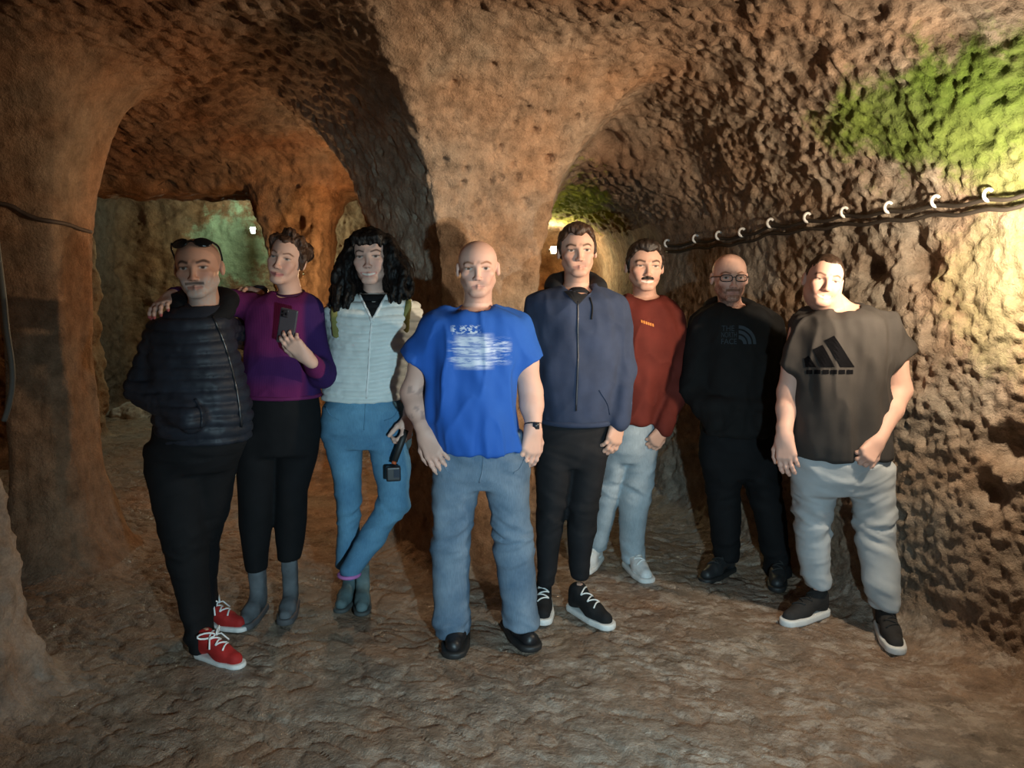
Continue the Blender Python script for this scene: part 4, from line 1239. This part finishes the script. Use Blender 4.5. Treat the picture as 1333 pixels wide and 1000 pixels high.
# ================================================================== woman in white quilted jacket
def woman_white():
    P = Person('person', 'woman with long black hair in a white quilted jacket and blue jeans, legs crossed', 3.48, 468, (.66, .44, .36))
    p = P.p
    nb = p(485, 384, .01)
    P.head(481, 300, 485, 371, -.03, yaw=0, pitch=2, w=1.02, jaw=.92, smile=.8, neck=nb, neck_r=.046, nose=.95, female=True)
    tor = [(380, 462, 510, .06, .02), (387, 444, 528, .09, .01), (396, 431, 541, .11), (415, 426, 545, .125), (440, 428, 538, .13), (470, 426, 530, .128), (495, 421, 526, .13), (521, 418, 523, .135)]
    R = P.rows(tor); P.B.loft(R, grow=-.022)
    sl, el, wl = p(436, 408), p(432, 480, .12), p(440, 540, .18)
    sr, er, wr = p(534, 406, .02), p(541, 480, .06), p(532, 545, -.08)
    arm(P.B, sl, el, wl, (.044, .042, .037, .034, .023)); arm(P.B, sr, er, wr, (.044, .042, .037, .034, .023))
    P.hand(wl, V3((0, .05, -.1)), (1, 0, 0), 1, L=.165)
    gd = unit(p(511, 606, -.09) - p(532, 560, -.03))
    P.hand(wr, p(526, 580, -.13) - wr, (-1, .35, -.2), -1, curl=((40, 55, 35),) * 4, L=.175, thumb_in=.3)
    vm = cloth('white_quilted_nylon', (.62, .66, .64), rough=.55, var=.06, bump=.1)
    J = Field(); J.loft(R, .03, n=2.25)
    sleeve(J, sl, el, wl, (.058, .055, .045)); sleeve(J, sr, er, wr + .45 * (er - wr), (.058, .052, .045))
    jo = P.garment('quilted_jacket', J, vm, h=.0075, fold=folds('quilt', .011, 6, .036), label='white quilted jacket zipped over a black top')
    b = P.bvh()
    zm = plain('white_zip', (.75, .76, .74), .4)
    P.strip('zip', b, [(484, 420), (482, 440), (480, 480), (477, 519)], .0045, zm, jo, lift=.0)
    for pts in ([(468, 384), (474, 396), (481, 410), (484, 418)], [(504, 383), (497, 395), (489, 409), (484, 418)]): P.strip('zip_edge', b, pts, .006, zm, jo, lift=.002)
    V = [(470, 385), (474, 395), (480, 406), (484, 415), (489, 406), (496, 394), (501, 385)]
    grid = []
    for i in range(12):
        y0, y1 = 384 + i * 2.7, 384 + (i + 1) * 2.7
        def ext(y): return np.interp(y, [384, 395, 406, 416], [469.5, 474.5, 480, 484]), np.interp(y, [384, 395, 406, 416], [502, 496, 489, 484.5])
        a, c = ext(y0); d, e = ext(y1)
        for j in range(6):
            grid.append([(a + (c - a) * j / 6, y0), (d + (e - d) * j / 6, y1), (d + (e - d) * (j + 1) / 6, y1), (a + (c - a) * (j + 1) / 6, y0)])
    P.decal('black_top', b, grid, C_BLACK, lift=.003)
    T = Field()
    T.cone(nb + V3((0, .01, .025)), nb + V3((0, -.01, -.05)), .050, .066, .02, flat=True); P.garment('black_neck', T, C_BLACK, h=.007)
    # straps of the backpack she carries
    bp = empty('backpack', tuple(P.p(485, 440, .22)), 'small backpack worn by the woman in the white jacket, olive straps showing', 'backpack')
    off = P.p(485, 440, .22); sm = cloth('olive_webbing', (.20, .19, .06)); bm = cloth('dark_olive', (.05, .05, .03))
    F = Field(); F.box(P.p(485, 445, .24), (.13, .07, .19), rnd=.05, k=0); v, f = F.mesh(.012); mesh_obj('bag', v, f, bm, bp, off)
    for pix, back in (([(533, 384), (531, 396), (529, 412), (528, 430)], (523, 392)), ([(438, 388), (436, 402), (436, 420), (438, 436)], (446, 392))):
        pts = [P.hit(b, x, y, .004) for x, y in pix]; pts = [P.p(back[0], back[1], .16), P.p(.5 * (back[0] + pix[0][0]), 382, .07)] + [q for q in pts if q is not None]
        sp = smooth_path(pts, 5); F = Field()
        for i in range(len(sp) - 1): F.cone(sp[i], sp[i + 1], .015, .015, .004, squash=((0, 1, 0), .4))
        v, f = F.mesh(.005); mesh_obj('strap', v, f, sm, bp, off)
    jm = denim('mid_blue_denim', (.075, .19, .32), (.15, .33, .48))
    Jn = Field(); Jn.loft(P.rows([(514, 430, 514, .110), (530, 419, 526, .135), (560, 419, 535, .13), (580, 424, 536, .11)]), .03)
    la = P.rows([(545, 419, 474, .11), (580, 424, 472, .095), (620, 434, 470, .08), (650, 437, 470, .075), (690, 439, 468, .068), (738, 436, 462, .055)])
    Jn.loft(la, .02); P.B.loft(la, .03, grow=-.016)
    hip, kn, an = p(503, 560, .0), p(513, 655, -.05), p(456, 742, -.13)
    Jn.chain([hip, .5 * (hip + kn) + V3((.008, 0, 0)), kn, .5 * (kn + an) + V3((0, .02, 0)), an], [.100, .083, .066, .059, .048], .03)
    P.B.chain([hip, kn, an], [.08, .05, .035], .03)
    jo = P.garment('jeans', Jn, jm, h=.0075, fold=folds('jeans', .005, 31))
    b = P.bvh()
    for pts in ([(424, 530), (432, 542), (444, 548)], [(520, 530), (512, 543), (500, 548)], [(476, 524), (475, 545), (474, 560)]): P.strip('seam', b, pts, .0025, jm, jo)
    v, f = tube_mesh(ring(an + V3((-.006, .0, -.022)), .047, .047, .0, 20), .009, 6, True); mesh_obj('sock', v, f, cloth('pink_sock', (.45, .16, .40)), P.root, P.loc)
    bt = cloth('teal_grey_suede', (.10, .15, .16), var=.35)
    P.shoe(ground(440, 800), -6, bt, plain('boot_sole', (.06, .07, .07), .7), L=.26, boot=.12, name='boot', sole_h=.02)
    P.shoe(ground(470, 804), 8, bt, plain('boot_sole', (.06, .07, .07), .7), L=.26, boot=.12, name='boot', sole_h=.02)
    # hair: core plus wavy locks
    hm = hairmat('black_hair', (.004, .0035, .0035), .2)
    def locks(F):
        rnd = random.Random(11); H = P.H
        for s in (-1, 1):
            F.chain([P.L((s * .30, .10, .25)), P.L((s * .40, .10, -.05)), P.L((s * .47, .05, -.35)), P.L((s * .50, .02, -.62))], [.035, .050, .062, .045], .03)
            F.chain([P.L((s * .20, .25, .2)), P.L((s * .30, .28, -.2)), P.L((s * .36, .25, -.6))], [.05, .06, .05], .03)
            for i in range(22):
                a = rnd.uniform(0, 1); x0 = s * (.30 + .06 * a); y0 = rnd.uniform(-.16, .2); ph_ = rnd.uniform(0, 6.3)
                end = rnd.uniform(-.72, -.98) + (.12 if s > 0 else 0); out = rnd.uniform(.34, .68); pts = []; rr = []
                for k in range(9):
                    u = k / 8
                    z = .28 + (end - .28) * u; x = x0 + s * (out - .30) * math.sin(u * 1.6) + .035 * math.sin(u * 11 + ph_)
                    y = y0 - .22 * u * (1 if rnd.random() < 2 else 0) + .03 * math.cos(u * 11 + ph_)
                    pts.append(P.L((x, y, z))); rr.append((.016 + .006 * math.sin(u * 3)) * (1 - .5 * u ** 3))
                F.chain(pts, rr, .008)
        for i in range(9):      # fringe
            x = -.24 + i * .06
            F.chain([P.L((x * .8, -.26, .42)), P.L((x * .95, -.37, .33)), P.L((x, -.385, .235 + .02 * math.sin(i * 2.1) + .04 * (abs(x) > .2) * -1))], [.016, .015, .008], .01)
    P.hair_cap(hm, .075, front=.27, side=.05, burn=-.1, back=-.3, noise=.02, extra=locks, h=.0052)
    P.finish_body(lambda v, c: P.paint_head(v, c, brow=(.03, .022, .02), lip=(.50, .16, .16), teeth=True, cheek=.3, brow_w=.8))
    # action camera on a grip
    g0 = p(528, 560, -.125); g1 = p(513.5, 601, -.175); cc = p(512, 613, -.18)
    root = empty('action_camera', tuple(cc), 'black action camera on a hand grip held beside the blue jeans', 'camera')
    v, f = tube_mesh([g0, g0 + .3 * (g1 - g0), g1], [.015, .0165, .0135], 12); mesh_obj('grip', v, f, B_RUB, root, cc)
    v, f = tube_mesh([g1, g1 + .08 * (g1 - g0)], .011, 10); mesh_obj('clamp', v, f, plain('red_clamp', (.5, .10, .03), .4), root, cc)
    Rc = rotm(12, 0, 0)
    F = Field(); F.box(cc - V3((0, 0, .012)), (.032, .020, .033), Rc, rnd=.006); v, f = F.mesh(.003); bd = mesh_obj('camera_body', v, f, plain('camera_black', (.014, .014, .016), .4), root, cc)
    c = cc + Rc @ V3((.014, -.021, -.008)); v, f = box_mesh(c, (.013, .003, .018), Rc); mesh_obj('lens_window', v, f, plain('camera_window', (.05, .06, .08), .1), bd, cc, smooth=False)

man_jacket(); woman_purple(); woman_white()
# ================================================================== tall man in navy zip hoodie
def man_navy():
    P = Person('person', 'tall man in a navy zip hoodie, dark joggers and black trainers', 3.42, 735, FAIR)
    p = P.p
    nb = p(751, 376, .01)
    P.head(751, 294, 752, 361, -.02, yaw=2, pitch=2, w=1.06, jaw=1.02, smile=.25, neck=nb, neck_r=.056)
    tor = [(372, 724, 780, .08, .02), (379, 704, 795, .11, .01), (390, 690, 808, .13), (415, 690, 812, .145), (450, 697, 806, .145), (500, 702, 803, .15), (547, 704, 801, .15)]
    R = P.rows(tor); P.B.loft(R, grow=-.03)
    sr, er, wr = p(801, 400), p(811, 480, .02), p(805, 546, -.07)
    sl, el, wl = p(700, 402), p(690, 480, .05), p(694, 545, .02)
    arm(P.B, sr, er, wr); arm(P.B, sl, el, wl)
    P.hand(wr, p(797, 582, -.10) - wr, (-.6, .8, 0), 1, curl=(20, 30, 20), L=.20)
    P.hand(wl, V3((0, -.01, -.1)), (.6, .8, 0), -1, curl=(30, 40, 25), L=.185)
    hm = cloth('navy_fleece', (.034, .046, .085), rough=.9, var=.18); bl = cloth('black_lining', (.014, .014, .016))
    J = Field(); J.loft(R, .03, n=2.25)
    sleeve(J, p(798, 402), er, wr, (.072, .068, .050)); sleeve(J, p(704, 404), el, wl, (.072, .066, .050))
    J.cone(nb + V3((0, .0, .10)), nb + V3((0, -.05, -.02)), .062, .062, .01, sub=True)
    jo = P.garment('zip_hoodie', J, hm, h=.008, fold=folds('sweat', .009, 14), label='navy zip hoodie with a black hood lining')
    b = P.bvh()
    P.strip('zip', b, [(752, 392), (752, 430), (752, 480), (750, 535)], .0045, plain('navy_zip', (.02, .022, .03), .35), jo)
    P.strip('drawstring', b, [(768, 388), (771, 400), (770, 416)], .004, bl, jo)
    P.strip('pocket_seam', b, [(780, 508), (790, 525), (794, 540)], .003, hm, jo)
    for (c, rr) in ((wr, .040), (wl, .040)):
        e_ = er if c is wr else el; ax = unit(c - e_); v, f = tube_mesh([c - ax * .05, c - ax * .01, c + ax * .012], [.045, .042, .040], 16); mesh_obj('cuff', v, f, hm, jo, P.loc)
    Fh = ring(p(752.5, 546), .167, .150, 0, 40); v, f = tube_mesh(Fh, .014, 8, True); mesh_obj('waistband', v, f, hm, jo, P.loc)
    # black V of the T-shirt and the hood lying round the neck
    grid = []
    for i in range(8):
        y0, y1 = 380 + i * 2.0, 382 + i * 2.0
        e0 = np.interp([y0, y1], [378, 397], [732, 751]); e1 = np.interp([y0, y1], [378, 397], [771, 753])
        for j in range(6):
            grid.append([(e0[0] + (e1[0] - e0[0]) * j / 6, y0), (e0[1] + (e1[1] - e0[1]) * j / 6, y1), (e0[1] + (e1[1] - e0[1]) * (j + 1) / 6, y1), (e0[0] + (e1[0] - e0[0]) * (j + 1) / 6, y0)])
    P.decal('t_shirt_front', b, grid, bl, lift=.004)
    T = Field(); T.cone(nb + V3((0, .01, -.03)), nb + V3((0, -.04, -.07)), .064, .085, .02, flat=True); P.garment('t_shirt', T, bl, h=.007)
    H = Field()
    rg = ring(nb + V3((0, .03, .005)), .100, .095, .030, 20, a0=-.75, a1=math.pi + .75)
    for i in range(19): H.cone(rg[i], rg[i + 1], .030 + .012 * math.sin(i / 19 * math.pi), .030 + .012 * math.sin((i + 1) / 19 * math.pi), .02)
    H.ell(nb + V3((0, .13, -.03)), (.12, .06, .10), None, .05)
    P.garment('hood', H, bl, h=.008, fold=folds('sweat', .006, 5), parent=jo)
    Tr = Field(); Tr.loft(P.rows([(535, 706, 798, .125), (560, 700, 796, .135), (585, 699, 792, .125), (605, 705, 785, .10)]), .03)
    la = P.rows([(575, 698, 749, .115), (620, 697, 745, .105), (660, 697, 738, .092), (700, 698, 730, .080), (735, 699, 726, .066), (762, 701, 722, .052)])
    lb = P.rows([(575, 745, 794, .115), (620, 742, 786, .105), (660, 738, 780, .092), (700, 738, 773, .080), (735, 740, 768, .064), (752, 742, 766, .052)])
    for l in (la, lb): Tr.loft(l, .02); P.B.loft(l, .03, grow=-.028)
    P.garment('joggers', Tr, cloth('charcoal_jersey', (.012, .012, .014)), fold=folds('jeans', .006, 41))
    sm = cloth('black_canvas', (.014, .014, .015))
    P.shoe(ground(706, 816), -4, sm, W_RUB, W_LACE, L=.30, sole_h=.03); P.shoe(None, 34, sm, W_RUB, W_LACE, L=.31, sole_h=.03, ankle=p(753, 752))
    P.hair_cap(hairmat('dark_brown_hair', (.045, .022, .012)), .055, front=.30, top_extra=.03, noise=.02, quiff=.8)
    P.finish_body(lambda v, c: P.paint_head(v, c, brow=(.06, .035, .02), lip=(.48, .20, .17), beard=(.30, .17, .12), beard_amt=.22, brow_w=1.1))

# ================================================================== man in maroon jumper
def man_maroon():
    P = Person('person', 'smiling man with a dark moustache in a maroon jumper and pale jeans', 3.98, 815, FAIR)
    p = P.p
    nb = p(841, 390, .01)
    P.head(841, 316, 838, 379, -.02, yaw=2, pitch=2, w=1.10, jaw=1.08, smile=.7, neck=nb, neck_r=.060)
    tor = [(385, 812, 866, .08, .02), (391, 798, 876, .11), (401, 790, 884, .13), (425, 788, 886, .15), (460, 792, 880, .155), (500, 796, 868, .155), (530, 796, 860, .15), (547, 796, 856, .15)]
    R = P.rows(tor); P.B.loft(R, grow=-.028)
    sr, er, wr = p(876, 415), p(884, 488, .04), p(864, 557, -.12)
    sl, el, wl = p(800, 415), p(790, 490, .05), p(795, 555, .0)
    arm(P.B, sr, er, wr); arm(P.B, sl, el, wl)
    P.hand(wr, p(848, 580, -.15) - wr, (-.3, .9, 0), 1, curl=(45, 50, 30), L=.185); P.hand(wl, V3((0, -.02, -.1)), (.6, .8, 0), -1, L=.185)
    mm = cloth('maroon_jersey', (.115, .018, .012), rough=.85, var=.15)
    J = Field(); J.loft(R, .03, n=2.25); sleeve(J, p(872, 417), er, wr, (.076, .072, .052)); sleeve(J, p(804, 417), el, wl, (.07, .06, .05))
    J.cone(nb + V3((0, .0, .10)), nb + V3((0, -.03, -.0)), .066, .066, .01, sub=True)
    jo = P.garment('jumper', J, mm, h=.0085, fold=folds('sweat', .010, 23), label='maroon jumper with a small orange chest print')
    b = P.bvh()
    v, f = tube_mesh(ring(nb + V3((0, -.004, .004)), .072, .064, .016), .008, 7, True); mesh_obj('collar', v, f, cloth('maroon_rib', (.10, .014, .010)), jo, P.loc)
    om = plain('orange_print', (.75, .24, .04), .7)
    # small slanted word, too small to read: six upright marks
    for k in range(6):
        x = 834.5 + k * 2.9; y = 416.5 + k * .95; w_ = 2.1
        P.decal('print_mark', b, [[(x, y), (x + .2, y + 3.6), (x + w_, y + 4.2), (x + w_ - .2, y + .6)]], om, jo)
    Tr = Field(); Tr.loft(P.rows([(535, 797, 856, .14), (560, 793, 857, .145), (585, 790, 855, .13), (600, 795, 848, .10)]), .03)
    la = P.rows([(570, 786, 824, .115, .03), (610, 782, 815, .105, .04), (645, 776, 806, .095, .06), (680, 770, 798, .085, .08), (713, 764, 790, .075, .10)])
    lb = P.rows([(570, 816, 858, .115), (610, 812, 853, .105), (645, 806, 848, .095), (680, 806, 842, .088), (710, 807, 838, .08), (729, 808, 838, .076)])
    for l in (la, lb): Tr.loft(l, .02); P.B.loft(l, .03, grow=-.028)
    P.garment('jeans', Tr, denim('pale_denim', (.34, .40, .44), (.50, .56, .60)), fold=folds('jeans', .007, 44))
    wl_ = plain('white_leather', (.74, .75, .74), .5)
    P.shoe(None, -25, wl_, W_RUB, W_LACE, L=.29, ankle=p(776, 713, .10)); P.shoe(None, 14, wl_, W_RUB, W_LACE, L=.30, wide=1.08, ankle=p(822, 729))
    P.hair_cap(hairmat('near_black_hair', (.022, .014, .010)), .055, front=.30, top_extra=.03, noise=.016, quiff=.7)
    F = Field()
    for s in (-1, 1): F.chain([P.L((0, -.362, -.245)), P.L((s * .08, -.338, -.250)), P.L((s * .145, -.285, -.270))], [.0065, .0065, .003], .004)
    v, f = F.mesh(.0025); v = v + vnormals(v, f) * (.0015 * vnoise(v, 300, 2))[:, None]; mesh_obj('moustache', v, f, hairmat('moustache_hair', (.025, .014, .01)), P.root, P.loc)
    P.finish_body(lambda v, c: P.paint_head(v, c, brow=(.03, .02, .015), lip=(.50, .20, .17), beard=(.20, .12, .09), beard_amt=.2, teeth=True, brow_w=1.2))

# ================================================================== man in black hoodie with glasses
def man_black():
    P = Person('person', 'bald bearded man in glasses and a black hoodie with a chest logo', 3.92, 965, PINK)
    p = P.p
    nb = p(953, 402, .01)
    P.head(951, 331, 949, 393, -.03, yaw=-3, pitch=1, w=1.06, jaw=1.05, smile=0, neck=nb, neck_r=.058)
    tor = [(396, 925, 982, .08, .02), (402, 909, 1000, .11), (412, 902, 1012, .14), (440, 903, 1016, .155), (480, 906, 1012, .16), (520, 910, 1010, .165), (562, 912, 1010, .16)]
    R = P.rows(tor); P.B.loft(R, grow=-.03)
    sl, el, wl = p(912, 425), p(901, 505, .0), p(932, 548, -.17)
    sr, er, wr = p(1006, 425), p(1016, 505, .04), p(990, 548, -.17)
    arm(P.B, sl, el, wl); arm(P.B, sr, er, wr)
    P.hand(wl, p(950, 552, .02) - wl, (0, 1, 0), 1, L=.135, curl=(5, 10, 10)); P.hand(wr, p(972, 552, .02) - wr, (0, 1, 0), -1, L=.135, curl=(5, 10, 10))
    bm = cloth('black_fleece', (.009, .0085, .0085), rough=.9)
    J = Field(); J.loft(R, .03, n=2.25); sleeve(J, p(916, 425), el, wl, (.074, .072, .056)); sleeve(J, p(1003, 425), er, wr, (.074, .072, .056))
    J.box(p(961, 545, -.15), (.16, .035, .10), None, .03, .03)
    J.cone(nb + V3((0, .0, .10)), nb + V3((0, -.04, -.0)), .064, .064, .01, sub=True)
    jo = P.garment('hoodie', J, bm, h=.009, fold=folds('sweat', .009, 33), label='black hoodie with a dim grey-blue chest logo')
    b = P.bvh()
    H = Field(); rg = ring(nb + V3((0, .03, -.005)), .105, .095, .025, 20, a0=-.9, a1=math.pi + .9)
    for i in range(19): H.cone(rg[i], rg[i + 1], .028 + .012 * math.sin(i / 19 * math.pi), .028 + .012 * math.sin((i + 1) / 19 * math.pi), .02)
    P.garment('hood', H, bm, h=.009, fold=folds('sweat', .005, 6), parent=jo)
    for x, y in ((937, 404), (966, 397)):
        q = P.hit(P.bvh(), x, y, .006)
        if q is not None: v, f = tube_mesh([q, q + V3((0, -.004, -.016))], .005, 8); mesh_obj('cord_tip', v, f, METAL, jo, P.loc)
    # chest logo: three lines of lettering beside a quarter dome of three bands
    lm = plain('logo_print', (.038, .050, .062), .8, spec=.2)
    def put_text(txt, x0, y0, w, h):
        cu = bpy.data.curves.new('logo_text', 'FONT'); cu.body = txt; cu.size = 1.0
        o = bpy.data.objects.new('logo_text', cu); col.objects.link(o); dg = bpy.context.evaluated_depsgraph_get()
        me = o.evaluated_get(dg).to_mesh(); V = np.array([tuple(q.co) for q in me.vertices]); Fc = [tuple(q.vertices) for q in me.polygons]
        o.evaluated_get(dg).to_mesh_clear(); bpy.data.objects.remove(o); bpy.data.curves.remove(cu)
        mn, mx = V.min(0), V.max(0); pts = []
        for q in V:
            hp = P.hit(b, x0 + (q[0] - mn[0]) / (mx[0] - mn[0]) * w, y0 + h - (q[1] - mn[1]) / (mx[1] - mn[1]) * h, .003)
            pts.append(hp if hp is not None else p(x0, y0, -.2))
        o = mesh_obj('chest_lettering', np.array(pts), Fc, lm, jo, P.loc, smooth=False); o['label'] = 'grey-blue lettering on the hoodie chest'
    put_text('THE', 939, 424, 17, 7); put_text('NORTH', 939, 432.5, 20, 7); put_text('FACE', 939, 441, 20, 7)
    for i, (r0, r1) in enumerate(((6, 10.5), (12.5, 16.5), (18.5, 22.5))):
        polys = []; cx, cy = 961.5, 448
        A = np.linspace(0, math.pi / 2, 13)
        for a0, a1 in zip(A[:-1], A[1:]):
            polys.append([(cx + r0 * math.sin(a0), cy - r0 * 1.08 * math.cos(a0)), (cx + r1 * math.sin(a0), cy - r1 * 1.08 * math.cos(a0)), (cx + r1 * math.sin(a1), cy - r1 * 1.08 * math.cos(a1)), (cx + r0 * math.sin(a1), cy - r0 * 1.08 * math.cos(a1))])
        P.decal('logo_band', b, polys, lm, jo, lift=.003)
    Tr = Field(); Tr.loft(P.rows([(550, 914, 1008, .14), (580, 911, 1010, .145), (605, 912, 1008, .13), (620, 920, 1000, .1)]), .03)
    la = P.rows([(590, 911, 966, .115), (630, 918, 965, .105), (670, 923, 964, .092), (700, 926, 963, .085), (728, 930, 962, .078)])
    lb = P.rows([(590, 958, 1012, .115), (630, 968, 1016, .105), (670, 982, 1022, .092, -.02), (710, 990, 1026, .085, -.04), (748, 998, 1029, .078, -.06)])
    for l in (la, lb): Tr.loft(l, .02); P.B.loft(l, .03, grow=-.028)
    P.garment('trousers', Tr, C_BLACK, fold=folds('jeans', .006, 51))
    sm = plain('dark_leather', (.02, .022, .024), .5)
    P.shoe(None, -48, sm, B_RUB, B_LACE, L=.30, ankle=p(946, 728)); P.shoe(None, -22, sm, B_RUB, B_LACE, L=.30, ankle=p(1013, 748, -.06))
    # glasses
    L = P.L; gm = plain('dark_frame', (.012, .012, .014), .3)
    fr = tube_mesh(smooth_path([L((-.03, -.40, .0)), L((0, -.405, .012)), L((.03, -.40, .0))], 4), .0022, 6)
    go = mesh_obj('glasses', fr[0], fr[1], gm, P.root, P.loc)
    gl = NT('clear_lens'); gl.base((.9, .9, .9)); gl.set(Transmission_Weight=1.0, Roughness=.02, IOR=1.05)
    for s in (-1, 1):
        loop = [L((s * .145 + .112 * math.copysign(abs(math.cos(a)) ** .6, math.cos(a)), -.392 + .05 * (abs(math.cos(a)) * (1 if math.cos(a) * s > 0 else 0)), -.012 + .068 * math.copysign(abs(math.sin(a)) ** .7, math.sin(a)))) for a in np.linspace(0, 2 * math.pi, 28, endpoint=False)]
        v, f = tube_mesh(loop, .0024, 6, True); ro = mesh_obj('rim', v, f, gm, go, P.loc)
        v, f = tube_mesh(smooth_path([L((s * .262, -.345, .02)), L((s * .36, -.10, .02)), L((s * .375, .08, .0))], 5), .0024, 6); mesh_obj('temple_arm', v, f, gm, go, P.loc)
    def paint(v, c): return P.paint_head(v, c, brow=(.22, .10, .06), lip=(.42, .18, .16), beard=(.16, .065, .035), beard_amt=.85, must=(.16, .065, .035))
    P.finish_body(paint)

# ================================================================== man in charcoal T-shirt
def man_charcoal():
    P = Person('person', 'broad smiling man in a charcoal T-shirt and pale grey joggers', 3.32, 1100, PINK)
    p = P.p
    nb = p(1093, 403, .02)
    P.head(1080, 333, 1064, 399, -.04, yaw=-9, pitch=1, w=1.04, jaw=1.02, smile=.9, neck=nb, neck_r=.066)
    tor = [(396, 1066, 1126, .08, .03), (403, 1052, 1146, .11, .02), (412, 1042, 1158, .13), (430, 1037, 1161, .15), (460, 1035, 1157, .165), (500, 1034, 1153, .165), (540, 1034, 1152, .165), (575, 1033, 1156, .165), (593, 1036, 1158, .16)]
    R = P.rows(tor); P.B.loft(R, grow=-.028)
    sr, er, wr = p(1152, 428), p(1170, 508, .0), p(1142, 573, -.14)
    sl, el, wl = p(1044, 432), p(1026, 510, .03), p(1021, 566, -.06)
    arm(P.B, sr, er, wr, (.060, .062, .054, .052, .032)); arm(P.B, sl, el, wl, (.056, .054, .046, .044, .029))
    P.hand(wr, p(1124, 600, -.19) - wr, (-.25, .9, -.3), 1, curl=(52, 62, 40), L=.19)
    P.hand(wl, p(1025, 602, -.10) - wl, (.6, .8, 0), -1, curl=(16, 22, 16), L=.20)
    tm = cloth('charcoal_jersey_tee', (.042, .037, .034), rough=.8, var=.15)
    T = Field(); T.loft(R, .03, n=2.3)
    T.cone(p(1144, 428), p(1166, 468, .0), .078, .086, .06, flat=True); T.cone(p(1050, 432), p(1032, 480, .01), .068, .066, .06, flat=True)
    T.cone(nb + V3((-.008, .0, .10)), nb + V3((-.008, -.035, .0)), .072, .074, .01, sub=True)
    to = P.garment('t_shirt', T, tm, h=.008, fold=folds('tee', .013, 61), label='charcoal T-shirt with a black mountain-shaped chest print')
    b = P.bvh()
    v, f = tube_mesh(ring(nb + V3((-.006, -.006, .0)), .079, .070, .02), .007, 7, True); mesh_obj('collar', v, f, tm, to, P.loc)
    pm = plain('black_print', (.004, .004, .005), .9, spec=.05)
    # three slanted bars rising to the right like a mountain, and the worn lettering row under them
    for bars in ([(1047, 467), (1053, 463), (1063, 478), (1049, 478)], [(1058, 455), (1071, 449), (1087, 478), (1069, 478)], [(1074, 443), (1086, 437), (1112, 478), (1094, 478)]):
        (x0, y0), (x1, y1), (x2, y2), (x3, y3) = bars; polys = []
        for i in range(8):
            a, c = i / 8, (i + 1) / 8
            l = lambda u: (x0 + (x3 - x0) * u, y0 + (y3 - y0) * u); r_ = lambda u: (x1 + (x2 - x1) * u, y1 + (y2 - y1) * u)
            for j in range(4):
                m = lambda u, w_: (l(u)[0] + (r_(u)[0] - l(u)[0]) * w_, l(u)[1] + (r_(u)[1] - l(u)[1]) * w_)
                polys.append([m(a, j / 4), m(c, j / 4), m(c, (j + 1) / 4), m(a, (j + 1) / 4)])
        P.decal('print_bar', b, polys, pm, to, lift=.003)
    for k in range(6):
        x = 1050 + k * 10.4
        polys = [[(x + j * 2.0, 481.5), (x + j * 2.0, 487), (x + j * 2.0 + 2.0, 487), (x + j * 2.0 + 2.0, 481.5)] for j in range(4)]
        P.decal('print_block', b, polys, pm, to, lift=.003)
    Tr = Field(); Tr.loft(P.rows([(575, 1036, 1154, .145), (600, 1033, 1159, .15), (620, 1032, 1159, .14), (640, 1040, 1150, .11)]), .06)
    la = P.rows([(605, 1031, 1096, .125), (640, 1031, 1087, .115), (680, 1034, 1080, .102), (720, 1039, 1079, .092), (748, 1044, 1080, .082), (764, 1050, 1080, .068)], .06)
    lb = P.rows([(605, 1094, 1160, .125), (640, 1106, 1160, .115), (680, 1113, 1162, .102, -.02), (720, 1118, 1166, .092, -.05), (760, 1125, 1170, .082, -.09), (790, 1134, 1171, .068, -.10)])
    for l in (la, lb): Tr.loft(l, .05); P.B.loft(l, .03, grow=-.03)
    P.garment('joggers', Tr, cloth('pale_grey_jersey', (.42, .45, .47), var=.08), fold=folds('jeans', .010, 71))
    sm = cloth('black_mesh', (.03, .028, .027))
    P.shoe(None, -62, sm, W_RUB, B_LACE, L=.30, sole_h=.034, ankle=p(1066, 764, .06)); P.shoe(None, -14, sm, W_RUB, B_LACE, L=.30, sole_h=.034, ankle=p(1153, 790, -.10))
    P.hair_cap(hairmat('short_dark_hair', (.030, .016, .010)), .022, front=.33, top_extra=.02, side=.16, noise=.008, burn=.04, back=-.05)
    P.finish_body(lambda v, c: P.paint_head(v, c, brow=(.05, .03, .02), lip=(.50, .20, .18), beard=(.28, .16, .12), beard_amt=.25, teeth=True, brow_w=1.2))

man_navy(); man_maroon(); man_black(); man_charcoal()
